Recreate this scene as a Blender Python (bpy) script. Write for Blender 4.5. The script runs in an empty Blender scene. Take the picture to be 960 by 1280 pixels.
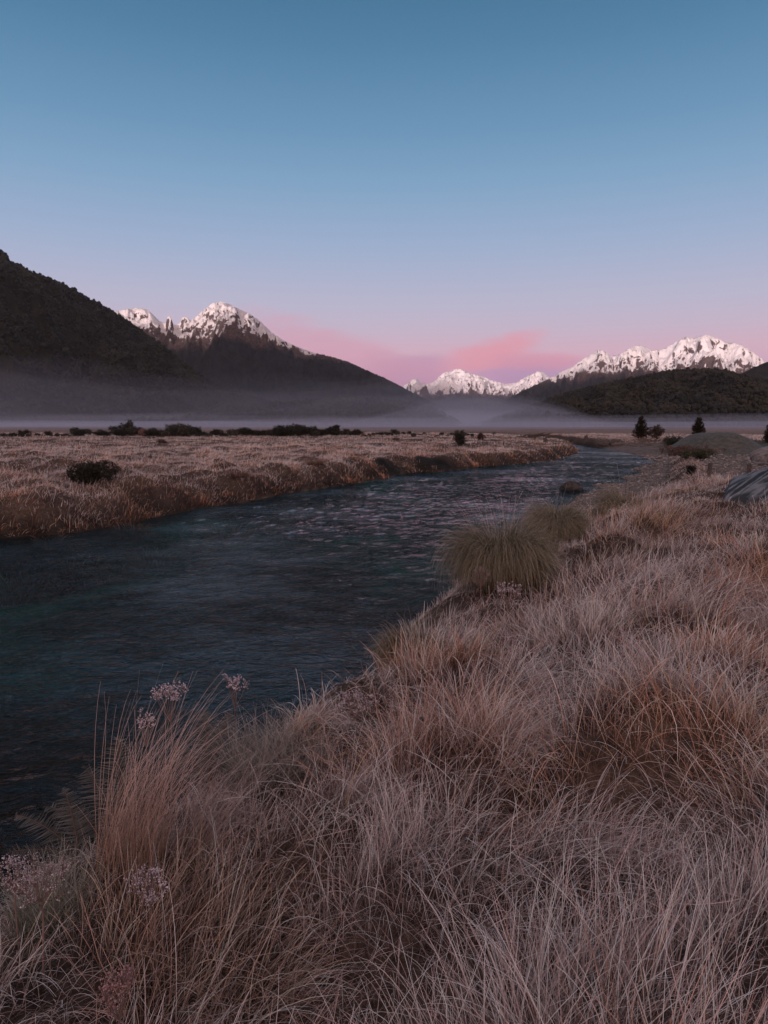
import bpy, math, random
import numpy as np
rng = np.random.default_rng(7)
random.seed(7)
S = bpy.context.scene
COL = S.collection

# ------------------------------------------------------------------ camera
F, CX, CY, HOR, H = 880.0, 480.0, 640.0, 531.0, 3.0
PITCH = math.atan((CY - HOR) / F)
def ray(px, py):
    px = np.asarray(px, float); py = np.asarray(py, float)
    u = (px - CX) / F; v = (CY - py) / F
    return u, math.cos(PITCH) + v * math.sin(PITCH), -math.sin(PITCH) + v * math.cos(PITCH)
def P(px, py, z=0.0):
    dx, dy, dz = ray(px, py); t = (H - z) / -dz
    return dx * t, dy * t
cam = bpy.data.cameras.new('camera'); co = bpy.data.objects.new('camera', cam); COL.objects.link(co)
co.location = (0, 0, H); co.rotation_euler = (math.pi / 2 - PITCH, 0, 0)
cam.sensor_fit = 'HORIZONTAL'; cam.sensor_width = 36; cam.lens = 36 * F / 960
cam.clip_start = 0.05; cam.clip_end = 80000
S.camera = co

# ------------------------------------------------------------------ helpers
def tag(o, label=None, cat=None, group=None, kind=None):
    if label: o['label'] = label
    if cat: o['category'] = cat
    if group: o['group'] = group
    if kind: o['kind'] = kind
    return o
def link(name, me, mat=None, parent=None):
    o = bpy.data.objects.new(name, me); COL.objects.link(o)
    if mat and not me.materials: me.materials.append(mat)
    if parent: o.parent = parent
    return o
def empty(name, loc, rz=0.0, sc=1.0):
    o = bpy.data.objects.new(name, None); COL.objects.link(o)
    o.location = loc; o.rotation_euler = (0, 0, rz); o.scale = (sc,) * 3; o.empty_display_size = .2
    return o
def mesh_np(name, v, f, mat, col=None, smooth=False):
    """v (N,3); f (M,k) with k 3 or 4; col (N,3)"""
    me = bpy.data.meshes.new(name)
    v = np.ascontiguousarray(v, np.float32); f = np.ascontiguousarray(f, np.int32)
    k = f.shape[1]
    me.vertices.add(len(v)); me.vertices.foreach_set('co', v.ravel())
    me.loops.add(f.size); me.loops.foreach_set('vertex_index', f.ravel())
    me.polygons.add(len(f)); me.polygons.foreach_set('loop_start', np.arange(0, f.size, k, dtype=np.int32))
    if smooth: me.polygons.foreach_set('use_smooth', np.ones(len(f), bool))
    me.update(calc_edges=True)
    if col is not None:
        a = me.color_attributes.new('tint', 'FLOAT_COLOR', 'POINT')
        c = np.ones((len(v), 4), np.float32); c[:, :3] = col
        a.data.foreach_set('color', c.ravel())
    me.materials.append(mat)
    return me
def sm(a, b, x):
    t = np.clip((x - a) / (b - a), 0, 1); return t * t * (3 - 2 * t)
_perm = np.random.default_rng(3).permutation(1024).astype(np.int64)
_g = np.random.default_rng(4).uniform(0, 2 * np.pi, 1024)
_gx, _gy = np.cos(_g), np.sin(_g)
def pnoise(x, y):
    xi = np.floor(x).astype(np.int64); yi = np.floor(y).astype(np.int64)
    xf = x - xi; yf = y - yi
    u = xf ** 3 * (xf * (xf * 6 - 15) + 10); w = yf ** 3 * (yf * (yf * 6 - 15) + 10)
    def g(i, j):
        h = _perm[(_perm[(xi + i) & 1023] + yi + j) & 1023]
        return _gx[h] * (xf - i) + _gy[h] * (yf - j)
    a = g(0, 0) * (1 - u) + g(1, 0) * u; b = g(0, 1) * (1 - u) + g(1, 1) * u
    return (a * (1 - w) + b * w) * 1.5
def fbm(x, y, o=4, gain=.5, lac=2.03):
    s = 0; a = 1; n = 0
    for i in range(o):
        s = s + a * pnoise(x + 17.3 * i, y - 9.1 * i); n += a; a *= gain; x = x * lac; y = y * lac
    return s / n
def ridged(x, y, o=5, gain=.55, lac=2.1):
    s = 0; a = 1; n = 0; w = 1.0
    for i in range(o):
        r = (1 - np.abs(pnoise(x + 31.7 * i, y + 11.9 * i))) ** 2 * w
        s = s + a * r; n += a; w = np.clip(r * 1.4, 0, 1); a *= gain; x = x * lac; y = y * lac
    return s / n

def cells(x, y, size):
    """nearest jittered cell centre: distance/size, centre, two random numbers"""
    X_ = np.asarray(x, float) / size + .35 * pnoise(np.asarray(x, float) * 1.1 / size, np.asarray(y, float) * 1.1 / size); Y_ = np.asarray(y, float) / size
    xi = np.floor(X_).astype(np.int64); yi = np.floor(Y_).astype(np.int64)
    best = np.full(X_.shape, 9.0); bx = np.zeros(X_.shape); by = np.zeros(X_.shape); r1 = np.zeros(X_.shape); r2 = np.zeros(X_.shape)
    for i in (-1, 0, 1):
        for j in (-1, 0, 1):
            h = _perm[(_perm[(xi + i) & 1023] + yi + j) & 1023]; h2 = _perm[(h + 71) & 1023]; h3 = _perm[(h + 377) & 1023]; h4 = _perm[(h + 611) & 1023]
            px_ = xi + i + .15 + .7 * h / 1023; py_ = yi + j + .15 + .7 * h2 / 1023
            d = np.hypot(X_ - px_, Y_ - py_); m = d < best
            best = np.where(m, d, best); bx = np.where(m, X_ - px_, bx); by = np.where(m, Y_ - py_, by); r1 = np.where(m, h3 / 1023, r1); r2 = np.where(m, h4 / 1023, r2)
    return best, bx, by, r1, r2
def mounds(x, y, size):
    d, _, _, r1, _ = cells(x, y, size)
    return (.45 + .75 * r1) * (1 - sm(.05, .82, d))

# ------------------------------------------------------------------ materials
def mat_new(name):
    m = bpy.data.materials.new(name); m.use_nodes = True
    nt = m.node_tree; nt.nodes.clear()
    return m, nt, nt.nodes, nt.links
def N(nt, typ, **kw):
    n = nt.nodes.new(typ)
    for k, v in kw.items():
        if k.startswith('i_'): n.inputs[k[2:].replace('_', ' ')].default_value = v
        else: setattr(n, k, v)
    return n
def math_n(nt, op, a, b=None, c=None, clamp=False):
    n = nt.nodes.new('ShaderNodeMath'); n.operation = op; n.use_clamp = clamp
    for i, x in enumerate((a, b, c)):
        if x is None: continue
        if isinstance(x, (int, float)): n.inputs[i].default_value = x
        else: nt.links.new(x, n.inputs[i])
    return n.outputs[0]
def mixc(nt, f, a, b, bt='MIX'):
    n = nt.nodes.new('ShaderNodeMix'); n.data_type = 'RGBA'; n.blend_type = bt
    for i, x in ((0, f), (6, a), (7, b)):
        if isinstance(x, (int, float)): n.inputs[i].default_value = x
        elif isinstance(x, tuple): n.inputs[i].default_value = (*x, 1)
        else: nt.links.new(x, n.inputs[i])
    return n.outputs[2]
def noise_n(nt, vec, scale, detail=4, rough=.6, dist=0.0):
    n = nt.nodes.new('ShaderNodeTexNoise'); n.inputs['Scale'].default_value = scale
    n.inputs['Detail'].default_value = detail; n.inputs['Roughness'].default_value = rough
    n.inputs['Distortion'].default_value = dist
    if vec is not None: nt.links.new(vec, n.inputs['Vector'])
    return n.outputs['Fac']
def mapr(nt, x, a, b, c=0.0, d=1.0, smooth=True):
    n = nt.nodes.new('ShaderNodeMapRange'); n.interpolation_type = 'SMOOTHSTEP' if smooth else 'LINEAR'
    nt.links.new(x, n.inputs['Value'])
    for k, v in zip(('From Min', 'From Max', 'To Min', 'To Max'), (a, b, c, d)): n.inputs[k].default_value = v
    return n.outputs['Result']

def blade_mat(name, trans=.25, rough=.85, gain=1.0):
    m, nt, ns, lk = mat_new(name)
    out = N(nt, 'ShaderNodeOutputMaterial'); at = N(nt, 'ShaderNodeAttribute', attribute_name='tint')
    d = N(nt, 'ShaderNodeBsdfDiffuse'); t = N(nt, 'ShaderNodeBsdfTranslucent'); mx = N(nt, 'ShaderNodeMixShader')
    mx.inputs[0].default_value = trans
    lk.new(at.outputs['Color'], d.inputs['Color']); lk.new(at.outputs['Color'], t.inputs['Color'])
    lk.new(d.outputs[0], mx.inputs[1]); lk.new(t.outputs[0], mx.inputs[2]); lk.new(mx.outputs[0], out.inputs['Surface'])
    return m
M_BLADE = blade_mat('dry_grass')
M_LEAF = blade_mat('leaf', .15)
def simple_mat(name, c1, c2, scale=3.0, rough=.85, bump=.3, stretch=(1, 1, 1), obj=True):
    m, nt, ns, lk = mat_new(name)
    out = N(nt, 'ShaderNodeOutputMaterial'); b = N(nt, 'ShaderNodeBsdfPrincipled')
    tc = N(nt, 'ShaderNodeTexCoord'); mp = N(nt, 'ShaderNodeMapping'); mp.inputs['Scale'].default_value = stretch
    lk.new(tc.outputs['Object'], mp.inputs[0])
    f = noise_n(nt, mp.outputs[0], scale, 6, .65)
    lk.new(mixc(nt, mapr(nt, f, .35, .65), c1, c2), b.inputs['Base Color']); b.inputs['Roughness'].default_value = rough
    bp = N(nt, 'ShaderNodeBump'); bp.inputs['Strength'].default_value = bump; bp.inputs['Distance'].default_value = .03
    lk.new(f, bp.inputs['Height']); lk.new(bp.outputs[0], b.inputs['Normal'])
    lk.new(b.outputs[0], out.inputs['Surface'])
    return m
M_BARK = simple_mat('bark', (.05, .035, .028), (.11, .085, .07), 9, stretch=(1, 1, .25))
M_POST = simple_mat('weathered_timber', (.05, .038, .034), (.10, .08, .07), 12, stretch=(1, 1, .15))
M_ROCK = simple_mat('river_rock', (.025, .021, .02), (.07, .06, .055), 4, bump=.6)
M_STEM = simple_mat('dead_stem', (.16, .10, .085), (.26, .18, .16), 20)
def frost_mat():
    m, nt, ns, lk = mat_new('frosted_florets')
    out = N(nt, 'ShaderNodeOutputMaterial'); b = N(nt, 'ShaderNodeBsdfPrincipled')
    at = N(nt, 'ShaderNodeAttribute', attribute_name='tint')
    lk.new(at.outputs['Color'], b.inputs['Base Color']); b.inputs['Roughness'].default_value = .9
    lk.new(b.outputs[0], out.inputs['Surface']); return m
M_FLORET = frost_mat()

# ------------------------------------------------------------------ river and bank outlines (metres)
def pts(lst, z): return [tuple(map(float, P(a, b, z))) for a, b in lst]
far_bank = [(-60, -75), (-35, -22), (-19, 2)] + pts([(0, 673), (60, 669), (110, 664), (180, 651), (230, 640), (262, 634),
            (300, 629), (350, 619), (420, 608), (450, 604), (478, 600), (500, 593), (530, 590), (545, 591), (600, 584), (650, 580), (690, 575), (722, 567),
            (722, 562), (708, 556.5), (690, 553.6)], 0) + [(26, 150), (-10, 210)]
near_w = [(-30, -75), (-9, -12), (-4.3, .3)]
edge_px = [(-60, 1165), (0, 1120), (60, 1070), (110, 1030), (170, 980), (240, 942), (300, 925), (350, 895), (400, 868), (440, 845), (480, 815), (520, 782), (550, 762)]
edge_l = pts(edge_px, 1.05)
def shift(pl, d):
    out = []
    for i, p in enumerate(pl):
        a = pl[max(0, i - 1)]; b = pl[min(len(pl) - 1, i + 1)]
        tx, ty = b[0] - a[0], b[1] - a[1]; l = math.hypot(tx, ty)
        out.append((p[0] - ty / l * d, p[1] + tx / l * d))
    return out
edge_l2 = pts([(562, 735), (585, 705), (640, 678), (700, 654), (740, 636), (776, 617), (802, 599), (836, 580), (842, 560)], 1.0)
near_w += shift(edge_l, .75) + shift(pts([(562, 735), (585, 705), (640, 678), (700, 654)], 1.0), .9)
near_w += pts([(725, 618), (752, 612), (742, 606), (790, 604), (775, 597), (806, 592), (790, 587), (822, 577), (800, 570), (770, 563.5), (740, 558.5), (712, 553.9)], 0) + [(34, 160), (0, 225)]
river_poly = np.array(far_bank + near_w[::-1])
FB = np.array(far_bank); NW = np.array(near_w)
strip_poly = np.array([(-27, -75), (-7.5, -12), (-3.4, 0.2)] + edge_l + edge_l2 + pts([(884, 567), (925, 592), (1000, 612)], 1.0) + [(22, 30), (60, 8), (60, -75)])
def dist_pl(x, y, pl, closed=False):
    d = np.full(x.shape, 1e9)
    n = len(pl)
    for i in range(n if closed else n - 1):
        ax, ay = pl[i]; bx, by = pl[(i + 1) % n]
        vx, vy = bx - ax, by - ay
        t = np.clip(((x - ax) * vx + (y - ay) * vy) / (vx * vx + vy * vy), 0, 1)
        d = np.minimum(d, (x - ax - vx * t) ** 2 + (y - ay - vy * t) ** 2)
    return np.sqrt(d)
def inside(x, y, pl):
    c = np.zeros(x.shape, bool); n = len(pl)
    for i in range(n):
        ax, ay = pl[i]; bx, by = pl[(i + 1) % n]
        if ay == by: continue
        c ^= ((ay > y) != (by > y)) & (x < (bx - ax) * (y - ay) / (by - ay) + ax)
    return c
def zones(x, y):
    x = np.asarray(x, float); y = np.asarray(y, float)
    df = dist_pl(x, y, FB); dn = dist_pl(x, y, NW)
    r = inside(x, y, river_poly)
    s = np.where(r, -np.minimum(df, dn), np.minimum(df, dn))
    far = (df < dn) & ~r
    g = dist_pl(x, y, strip_poly, True); g = np.where(inside(x, y, strip_poly), g, -g)
    wob = pnoise(x * .55, y * .55) * np.where(far, .75, .35) + pnoise(x * 1.7, y * 1.7) * .12
    return s + np.where(r, 0, wob * sm(0, 1, s) * .8), far, g + wob, df, dn
def zfun(x, y, full=False):
    x = np.asarray(x, float); y = np.asarray(y, float)
    s, far, g, df, dn = zones(x, y)
    n1 = fbm(x * .35, y * .35, 3); n2 = fbm(x * .07 + 5, y * .07, 3); n3 = fbm(x * 1.6, y * 1.6, 3)
    mn = mounds(x, y, .95); mf = mounds(x, y, 1.9)
    hum = ridged(x * .42 + 3, y * .42, 3) - .45
    zf = .85 * sm(-.1, 1.5, s) + .25 * sm(1.5, 9, s) + .22 * n1 * sm(.0, 1.4, s) + .46 * (mf - .4) * sm(-.1, 1.0, s) * (1 - .55 * sm(25, 70, y)) + .12 * hum * sm(.2, 2, s) * (1 - sm(30, 90, y) * .5) + .28 * n2 * sm(1, 8, s) + .05 * n3
    base = .04 + .07 * sm(0, 2, s) + .5 * sm(4, 20, s) + .05 * n1
    hn = ridged(x * .8 + 9, y * .8 + 2, 2) - .5
    top = 1.02 + .34 * sm(.4, 2.6, g) + .14 * n1 * sm(0, 1, g) + .10 * hn * sm(.2, 1.6, g) + .34 * (mn - .35) * sm(-.3, .6, g) * (1 - .5 * sm(10, 20, y)) + .05 * n3 + .1 * sm(5, 9, y) * sm(1, 4, g) - .32 * sm(15, 26, y)
    ny_ = 1 - sm(17, 22, y)
    zn = base + (top - base) * (sm(-.15, 1.3, g) * (1 - ny_) + sm(-.85, .3, g) * ny_)
    band = sm(90, 96, y + 3 * n2)
    zn = zn * (1 - band) + (1.0 + .25 * n1) * band
    zb = -.75 * sm(0, 2.6, -s) - .12 * sm(0, .3, -s) + .12 * fbm(x * .9, y * .9, 3) * sm(0, 2, -s)
    z = np.where(s < 0, zb, np.where(far, zf, zn))
    fade = sm(250, 600, np.hypot(x, y))
    z = np.where(s < 0, z, z * (1 - fade) + fade * 1.0)
    if full: return z, s, far, g, band
    return z

# ------------------------------------------------------------------ terrain
def axis(lo, hi, n, a=2.5):
    t = np.linspace(math.asinh(lo / a), math.asinh(hi / a), n); return np.sinh(t) * a
gx = axis(-16000, 16000, 620, 6); gy = axis(-14000, 20000, 760, 6)
X, Y = np.meshgrid(gx, gy); Z, s_, far_, g_, band_ = zfun(X.ravel(), Y.ravel(), True)
xr, yr = X.ravel(), Y.ravel()
nx, ny = len(gx), len(gy)
def grid_faces(ny, nx):
    i = (np.arange(ny - 1)[:, None] * nx + np.arange(nx - 1)[None]).ravel()
    return np.stack([i, i + 1, i + nx + 1, i + nx], 1)
nA = fbm(xr * .5, yr * .5, 4); nB = fbm(xr * .16, yr * .12, 3); nC = fbm(xr * .012, yr * .012, 3)
def c3(*c): return np.array(c, float)[None]
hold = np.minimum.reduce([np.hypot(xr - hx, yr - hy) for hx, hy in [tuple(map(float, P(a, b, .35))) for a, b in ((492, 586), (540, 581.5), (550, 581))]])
straw = c3(.085, .058, .045); soil = c3(.045, .032, .026); grav = c3(.13, .105, .095); fld = c3(.065, .072, .058)  # straw ground kept extra dark, shade of the grass gaps put in its colour
tealfade = 1 - sm(30, 55, yr)
colr = np.repeat(straw, len(xr), 0) * (1 + .5 * nA[:, None])
nearside = (~far_) & (s_ > 0)
wg = (nearside * (1 - sm(-.3, .6, g_)) * (1 - band_))[:, None]
fieldw = (sm(6, 14, s_) * sm(0, 3, xr - 6))[:, None]
gf = grav * (1 - fieldw) + fld * fieldw
colr = colr * (1 - wg) + gf * (1 + .5 * nA[:, None]) * wg
bankw = (np.where(far_, 1 - sm(.5, 1.3, s_), (1 - sm(.0, .8, g_)) * sm(-.8, -.3, g_)) * (s_ > -.2) * (1 - wg[:, 0]))[:, None]
colr = colr * (1 - bankw) + soil * (1 + .5 * nA[:, None]) * bankw
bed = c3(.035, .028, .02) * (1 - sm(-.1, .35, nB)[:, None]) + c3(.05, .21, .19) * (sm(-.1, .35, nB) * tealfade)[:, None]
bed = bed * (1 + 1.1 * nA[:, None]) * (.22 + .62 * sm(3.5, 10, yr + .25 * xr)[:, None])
bedw = sm(.05, -.25, s_)[:, None] if False else (1 - sm(-.25, .05, s_))[:, None]
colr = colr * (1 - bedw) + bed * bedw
dfar = np.hypot(xr, yr)
fw = sm(135, 170, dfar)[:, None]
colr = colr * (1 - fw) + (c3(.20, .145, .125) - c3(.10, .07, .06) * sm(.0, .4, nC)[:, None]) * fw
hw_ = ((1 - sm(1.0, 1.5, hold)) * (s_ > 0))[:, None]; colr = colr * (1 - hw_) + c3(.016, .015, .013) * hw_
ww = ((sm(-.7, -.3, s_) * (1 - sm(.25, .6, s_))) * (far_ | (g_ > -1.2) | (s_ < 0) & (yr < 25)))[:, None]; colr = colr * (1 - ww * .8) + c3(.022, .017, .013) * ww * .8
colr = np.clip(colr, .004, 1)
m, nt, ns, lk = mat_new('ground')
out = N(nt, 'ShaderNodeOutputMaterial'); b = N(nt, 'ShaderNodeBsdfPrincipled'); at = N(nt, 'ShaderNodeAttribute', attribute_name='tint')
geo = N(nt, 'ShaderNodeNewGeometry')
f1 = noise_n(nt, geo.outputs['Position'], 14, 6, .7); f2 = noise_n(nt, geo.outputs['Position'], 1.3, 5, .65)
vor = N(nt, 'ShaderNodeTexVoronoi'); vor.inputs['Scale'].default_value = 7; lk.new(geo.outputs['Position'], vor.inputs['Vector'])
k = math_n(nt, 'MULTIPLY', mapr(nt, f1, .3, .7, .55, 1.5), mapr(nt, f2, .3, .7, .6, 1.45))
vm = N(nt, 'ShaderNodeVectorMath', operation='SCALE'); lk.new(at.outputs['Color'], vm.inputs[0]); lk.new(k, vm.inputs['Scale'])
lk.new(vm.outputs[0], b.inputs['Base Color']); b.inputs['Roughness'].default_value = .95; b.inputs['Specular IOR Level'].default_value = .1
bp = N(nt, 'ShaderNodeBump'); bp.inputs['Strength'].default_value = .7; bp.inputs['Distance'].default_value = .06
lk.new(math_n(nt, 'ADD', f1, vor.outputs['Distance']), bp.inputs['Height']); lk.new(bp.outputs[0], b.inputs['Normal'])
lk.new(b.outputs[0], out.inputs['Surface'])
M_GROUND = m
tag(link('ground', mesh_np('ground', np.stack([xr, yr, Z], 1), grid_faces(ny, nx), M_GROUND, colr, True)), kind='structure')

# ------------------------------------------------------------------ water
wx = axis(-60, 60, 520, 14); wy = axis(-45, 230, 640, 12)
WX, WY = np.meshgrid(wx, wy); wxr, wyr = WX.ravel(), WY.ravel()
s2 = zones(wxr, wyr)[0]
# flow-aligned coordinates: the reach runs up-river toward +x +y
fx, fy = .48, .877
ua = wxr * fx + wyr * fy; va = wxr * fy - wyr * fx
rif = sm(10, 26, wyr) * (1 - sm(62, 74, wyr + .0 * wxr)) + .25
wz = .04 * fbm(va * .9, ua * 1.6, 3) * rif + .024 * fbm(va * 3.1, ua * 4.3, 2) * rif
wz *= sm(.1, 1.2, -s2)
fc = grid_faces(len(wy), len(wx)); keep = (s2[fc] < 1.2).any(1)
fc = fc[keep]; used, inv = np.unique(fc, return_inverse=True); fc = inv.reshape(fc.shape)
m, nt, ns, lk = mat_new('river_water')
out = N(nt, 'ShaderNodeOutputMaterial'); geo = N(nt, 'ShaderNodeNewGeometry')
mp = N(nt, 'ShaderNodeMapping'); lk.new(geo.outputs['Position'], mp.inputs[0]); mp.inputs['Rotation'].default_value = (0, 0, math.radians(28)); mp.inputs['Scale'].default_value = (1.1, 1.35, 1)
big = noise_n(nt, mp.outputs[0], 1.5, 4, .6, .8); fine = noise_n(nt, mp.outputs[0], 6, 4, .6, .5)
patch = noise_n(nt, mp.outputs[0], .16, 3, .5)
calm = mapr(nt, patch, .38, .6, .35, 1.15)
sep = N(nt, 'ShaderNodeSeparateXYZ'); lk.new(geo.outputs['Position'], sep.inputs[0])
rifn = math_n(nt, 'MULTIPLY', mapr(nt, sep.outputs['Y'], 6, 26, .6, 1.0), mapr(nt, sep.outputs['Y'], 50, 72, 1.0, .55))
hgt = math_n(nt, 'MULTIPLY', math_n(nt, 'ADD', math_n(nt, 'MULTIPLY', math_n(nt, 'ABSOLUTE', math_n(nt, 'SUBTRACT', big, .5)), -1.9), math_n(nt, 'MULTIPLY', fine, .55)), math_n(nt, 'MULTIPLY', calm, rifn))
bp = N(nt, 'ShaderNodeBump'); bp.inputs['Strength'].default_value = 1.0; bp.inputs['Distance'].default_value = .20
lk.new(hgt, bp.inputs['Height'])
fr = N(nt, 'ShaderNodeFresnel'); fr.inputs['IOR'].default_value = 1.29; lk.new(bp.outputs[0], fr.inputs['Normal'])
gl = N(nt, 'ShaderNodeBsdfGlossy'); gl.inputs['Roughness'].default_value = .04; lk.new(bp.outputs[0], gl.inputs['Normal'])
tr = N(nt, 'ShaderNodeBsdfTransparent'); tr.inputs['Color'].default_value = (.33, .58, .56, 1)
mx = N(nt, 'ShaderNodeMixShader'); lk.new(fr.outputs[0], mx.inputs[0]); lk.new(tr.outputs[0], mx.inputs[1]); lk.new(gl.outputs[0], mx.inputs[2])
lk.new(mx.outputs[0], out.inputs['Surface'])
tag(link('water', mesh_np('water', np.stack([wxr, wyr, wz], 1)[used], fc, m, None, True)), kind='structure')

# ------------------------------------------------------------------ grass blades
def blades(base, L, w, az, ph0, ph1, curl, cb, ct, segs=5, kink=None):
    n = len(base); t = np.linspace(0, 1, segs + 1)
    tm = (t[:-1] + t[1:]) / 2
    ph = ph0[:, None] + (ph1 - ph0)[:, None] * tm[None] ** 1.3
    a = az[:, None] + curl[:, None] * tm[None]
    if kink is not None: ph = ph + kink[0][:, None] * (tm[None] > kink[1][:, None]); 
    d = np.stack([np.sin(ph) * np.cos(a), np.sin(ph) * np.sin(a), np.cos(ph)], -1) * (L / segs)[:, None, None]
    p = np.concatenate([np.zeros((n, 1, 3)), np.cumsum(d, 1)], 1) + base[:, None]
    fa = az + rng.uniform(0.6, 2.5, n)
    side = np.stack([np.cos(fa), np.sin(fa), rng.normal(0, .25, n)], -1)
    wd = w[:, None] * (1 - .8 * t[None] ** 1.5) * .5
    v = np.stack([p - side[:, None] * wd[..., None], p + side[:, None] * wd[..., None]], 2).reshape(-1, 3)
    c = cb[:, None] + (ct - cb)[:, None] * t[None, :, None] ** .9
    c = np.repeat(c[:, :, None], 2, 2).reshape(-1, 3)
    i = (np.arange(n)[:, None] * (2 * (segs + 1)) + np.arange(segs)[None] * 2).ravel()
    f = np.stack([i, i + 1, i + 3, i + 2], 1)
    return v, f, c
def cat(parts):
    V, Fc, Cc = [], [], []; off = 0
    for v, f, c in parts:
        V.append(v); Fc.append(f + off); Cc.append(c); off += len(v)
    return np.concatenate(V), np.concatenate(Fc), np.concatenate(Cc)
FROST = np.array([.90, .67, .65]); STRAW = np.array([.36, .225, .165]); ORANGE = np.array([.42, .17, .065]); DARKB = np.array([.10, .07, .055]); OLIVE = np.array([.16, .145, .07])
def polar(n, r0, r1, k, amax=.8, cx=0.0):
    """radius density ~ r^(1-k)"""
    u = rng.random(n); e = 2 - k
    r = (r0 ** e + u * (r1 ** e - r0 ** e)) ** (1 / e) if abs(e) > 1e-3 else r0 * (r1 / r0) ** u
    a = cx + rng.uniform(-amax, amax, n)
    return r * np.sin(a), r * np.cos(a), r
def patchcol(x, y, rnd):
    """plant colour that varies in patches: frosted straw, russet, olive"""
    o = sm(.12, .42, fbm(x * .8 + 40, y * .8, 3) + rnd * .10)
    g = sm(.22, .5, fbm(x * .9 - 70, y * .9 + 9, 3) + rnd * .10)
    d = sm(.0, .6, fbm(x * .4 + 11, y * .4 - 31, 2) + rnd * .15)
    c = FROST[None] * (1 - .35 * d[:, None]) + 0 * x[:, None]
    cb = STRAW[None] + 0 * x[:, None]
    c = c * (1 - .6 * o[:, None]) + ORANGE * 1.25 * .6 * o[:, None]
    cb = cb * (1 - .8 * o[:, None]) + ORANGE * .8 * o[:, None]
    c = c * (1 - .6 * g[:, None]) + OLIVE * 1.4 * .6 * g[:, None]
    cb = cb * (1 - .7 * g[:, None]) + OLIVE * .7 * g[:, None]
    return cb, c
TUSP = [(618, 752, .95), (700, 698, 1.0), (778, 655, 1.0)]
TUS = [tuple(map(float, P(*q))) for q in TUSP]
def grass_clumped(ncl, per, r0, r1, k, Lr, wid, segs, sel, spread=.13, amax=.8, lean=(.35, .9), cx=0.0, tone=1.0):
    cx_, cy_, cr = polar(ncl, r0, r1, k, amax, cx)
    m = sel(cx_, cy_); cx_, cy_, cr = cx_[m], cy_[m], cr[m]; nc = len(cr)
    idx = np.repeat(np.arange(nc), per); n = len(idx)
    sc = np.clip(cr / 5, 1, 4)[idx] ** .45
    ox, oy = rng.normal(0, 1, n) * spread * sc, rng.normal(0, 1, n) * spread * sc
    x, y = cx_[idx] + ox, cy_[idx] + oy
    z = zfun(x, y)
    ok = sel(x, y); 
    nearb = sel is sel_strip
    cs = .95 if nearb else 1.9
    cd, cbx, cby, r1, r2 = cells(cx_, cy_, cs)
    lf = sm(-.3, .35, fbm(cx_ * .8, cy_ * .8 + 20, 3))
    gz = zones(cx_, cy_)[2]; nearedge = np.where(nearb, .55 + .45 * sm(-.2, 1.4, gz), 1.0)
    for (qx, qy) in TUS:
        nearedge = nearedge * (1 - .5 * (1 - sm(.4, 1.1, np.hypot(cx_ - qx * .95, (cy_ - qy * .93) * .6))))
    if nearb: nearedge = nearedge * np.where((cx_ > 5.6) & (cx_ < 10.5) & (cy_ > 11.3) & (cy_ < 17), .4, 1)
    pa = math.radians(32) + 1.1 * fbm(cx_ * .3 + 3, cy_ * .3, 2) + (r2 - .5) * 1.6
    vx = .62 * np.cos(pa) + 1.5 * cbx + rng.normal(0, .28, nc); vy = .62 * np.sin(pa) + 1.5 * cby + rng.normal(0, .28, nc)
    caz = np.arctan2(vy, vx); mag = np.clip(np.hypot(vx, vy), .2, 1.4)
    ph = lean[0] + (lean[1] - lean[0]) * np.clip(.45 * lf + .55 * mag * r1 + .15, 0, 1.3) + rng.normal(0, .16, nc)
    Lc = (Lr[0] + (Lr[1] - Lr[0]) * rng.random(nc)) * (.65 + .6 * r2) * (1 - .45 * sm(.4, .8, cd)) * nearedge
    rad = np.arctan2(oy, ox)
    dx = np.cos(caz[idx]) * 1.0 + .4 * np.cos(rad) * np.hypot(ox, oy) / spread / sc; dy = np.sin(caz[idx]) + .4 * np.sin(rad) * np.hypot(ox, oy) / spread / sc
    az = np.arctan2(dy, dx) + rng.normal(0, .42, n)
    odd = rng.random(n) < .2; az = np.where(odd, rng.uniform(0, 6.28, n), az)
    ph0 = np.abs(ph[idx] * .55 + rng.normal(0, .22, n)); ph1 = ph0 + ph[idx] * rng.uniform(.5, 1.9, n) + rng.normal(0, .2, n)
    L = Lc[idx] * rng.uniform(.45, 1.15, n) * np.where(odd, .85, 1)
    w = wid * np.clip(cr[idx] / 3.2, .75, None) ** .85 * rng.uniform(.6, 1.5, n)
    cb, ct = patchcol(x, y, rng.normal(0, 1, n))
    if sel is sel_far:
        wet = (1 - sm(.2, 1.7, zones(x, y)[0] + .7 * pnoise(x * .5, y * .5)))[:, None]
        cb = cb * (1 - wet * np.array([.45, .6, .7])); ct = ct * (1 - wet * np.array([.42, .58, .68]))
        dk = sm(.12, .4, fbm(x * .33 + 60, y * .33, 3) )[:, None] * .5; ct = ct * (1 - dk); cb = cb * (1 - dk)
    q1 = r1[idx][:, None]; q2 = r2[idx][:, None]; ri = rng.random(nc)[idx][:, None]
    rus = (sm(.62, .9, q2 * .75 + ri * .3)) * .6; cb = cb * (1 - rus) + ORANGE * .8 * rus; ct = ct * (1 - rus * .6) + ORANGE * 1.2 * rus * .6
    oli = (sm(.0, .22, .22 - q1 * .8 - ri * .15)) * .7; cb = cb * (1 - oli) + OLIVE * .7 * oli; ct = ct * (1 - oli * .5) + OLIVE * 1.5 * oli * .5
    bright = np.exp(rng.normal(0, .55, n))[:, None] * np.exp(rng.normal(0, .2, nc))[idx][:, None] * (.72 + .5 * q1)
    cb = cb * bright * .45 * tone; ct = np.clip(ct * bright * tone * 1.25, .01, .9)  # blade bases darkened to paint shade into the gaps; tips paler with frost
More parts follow.
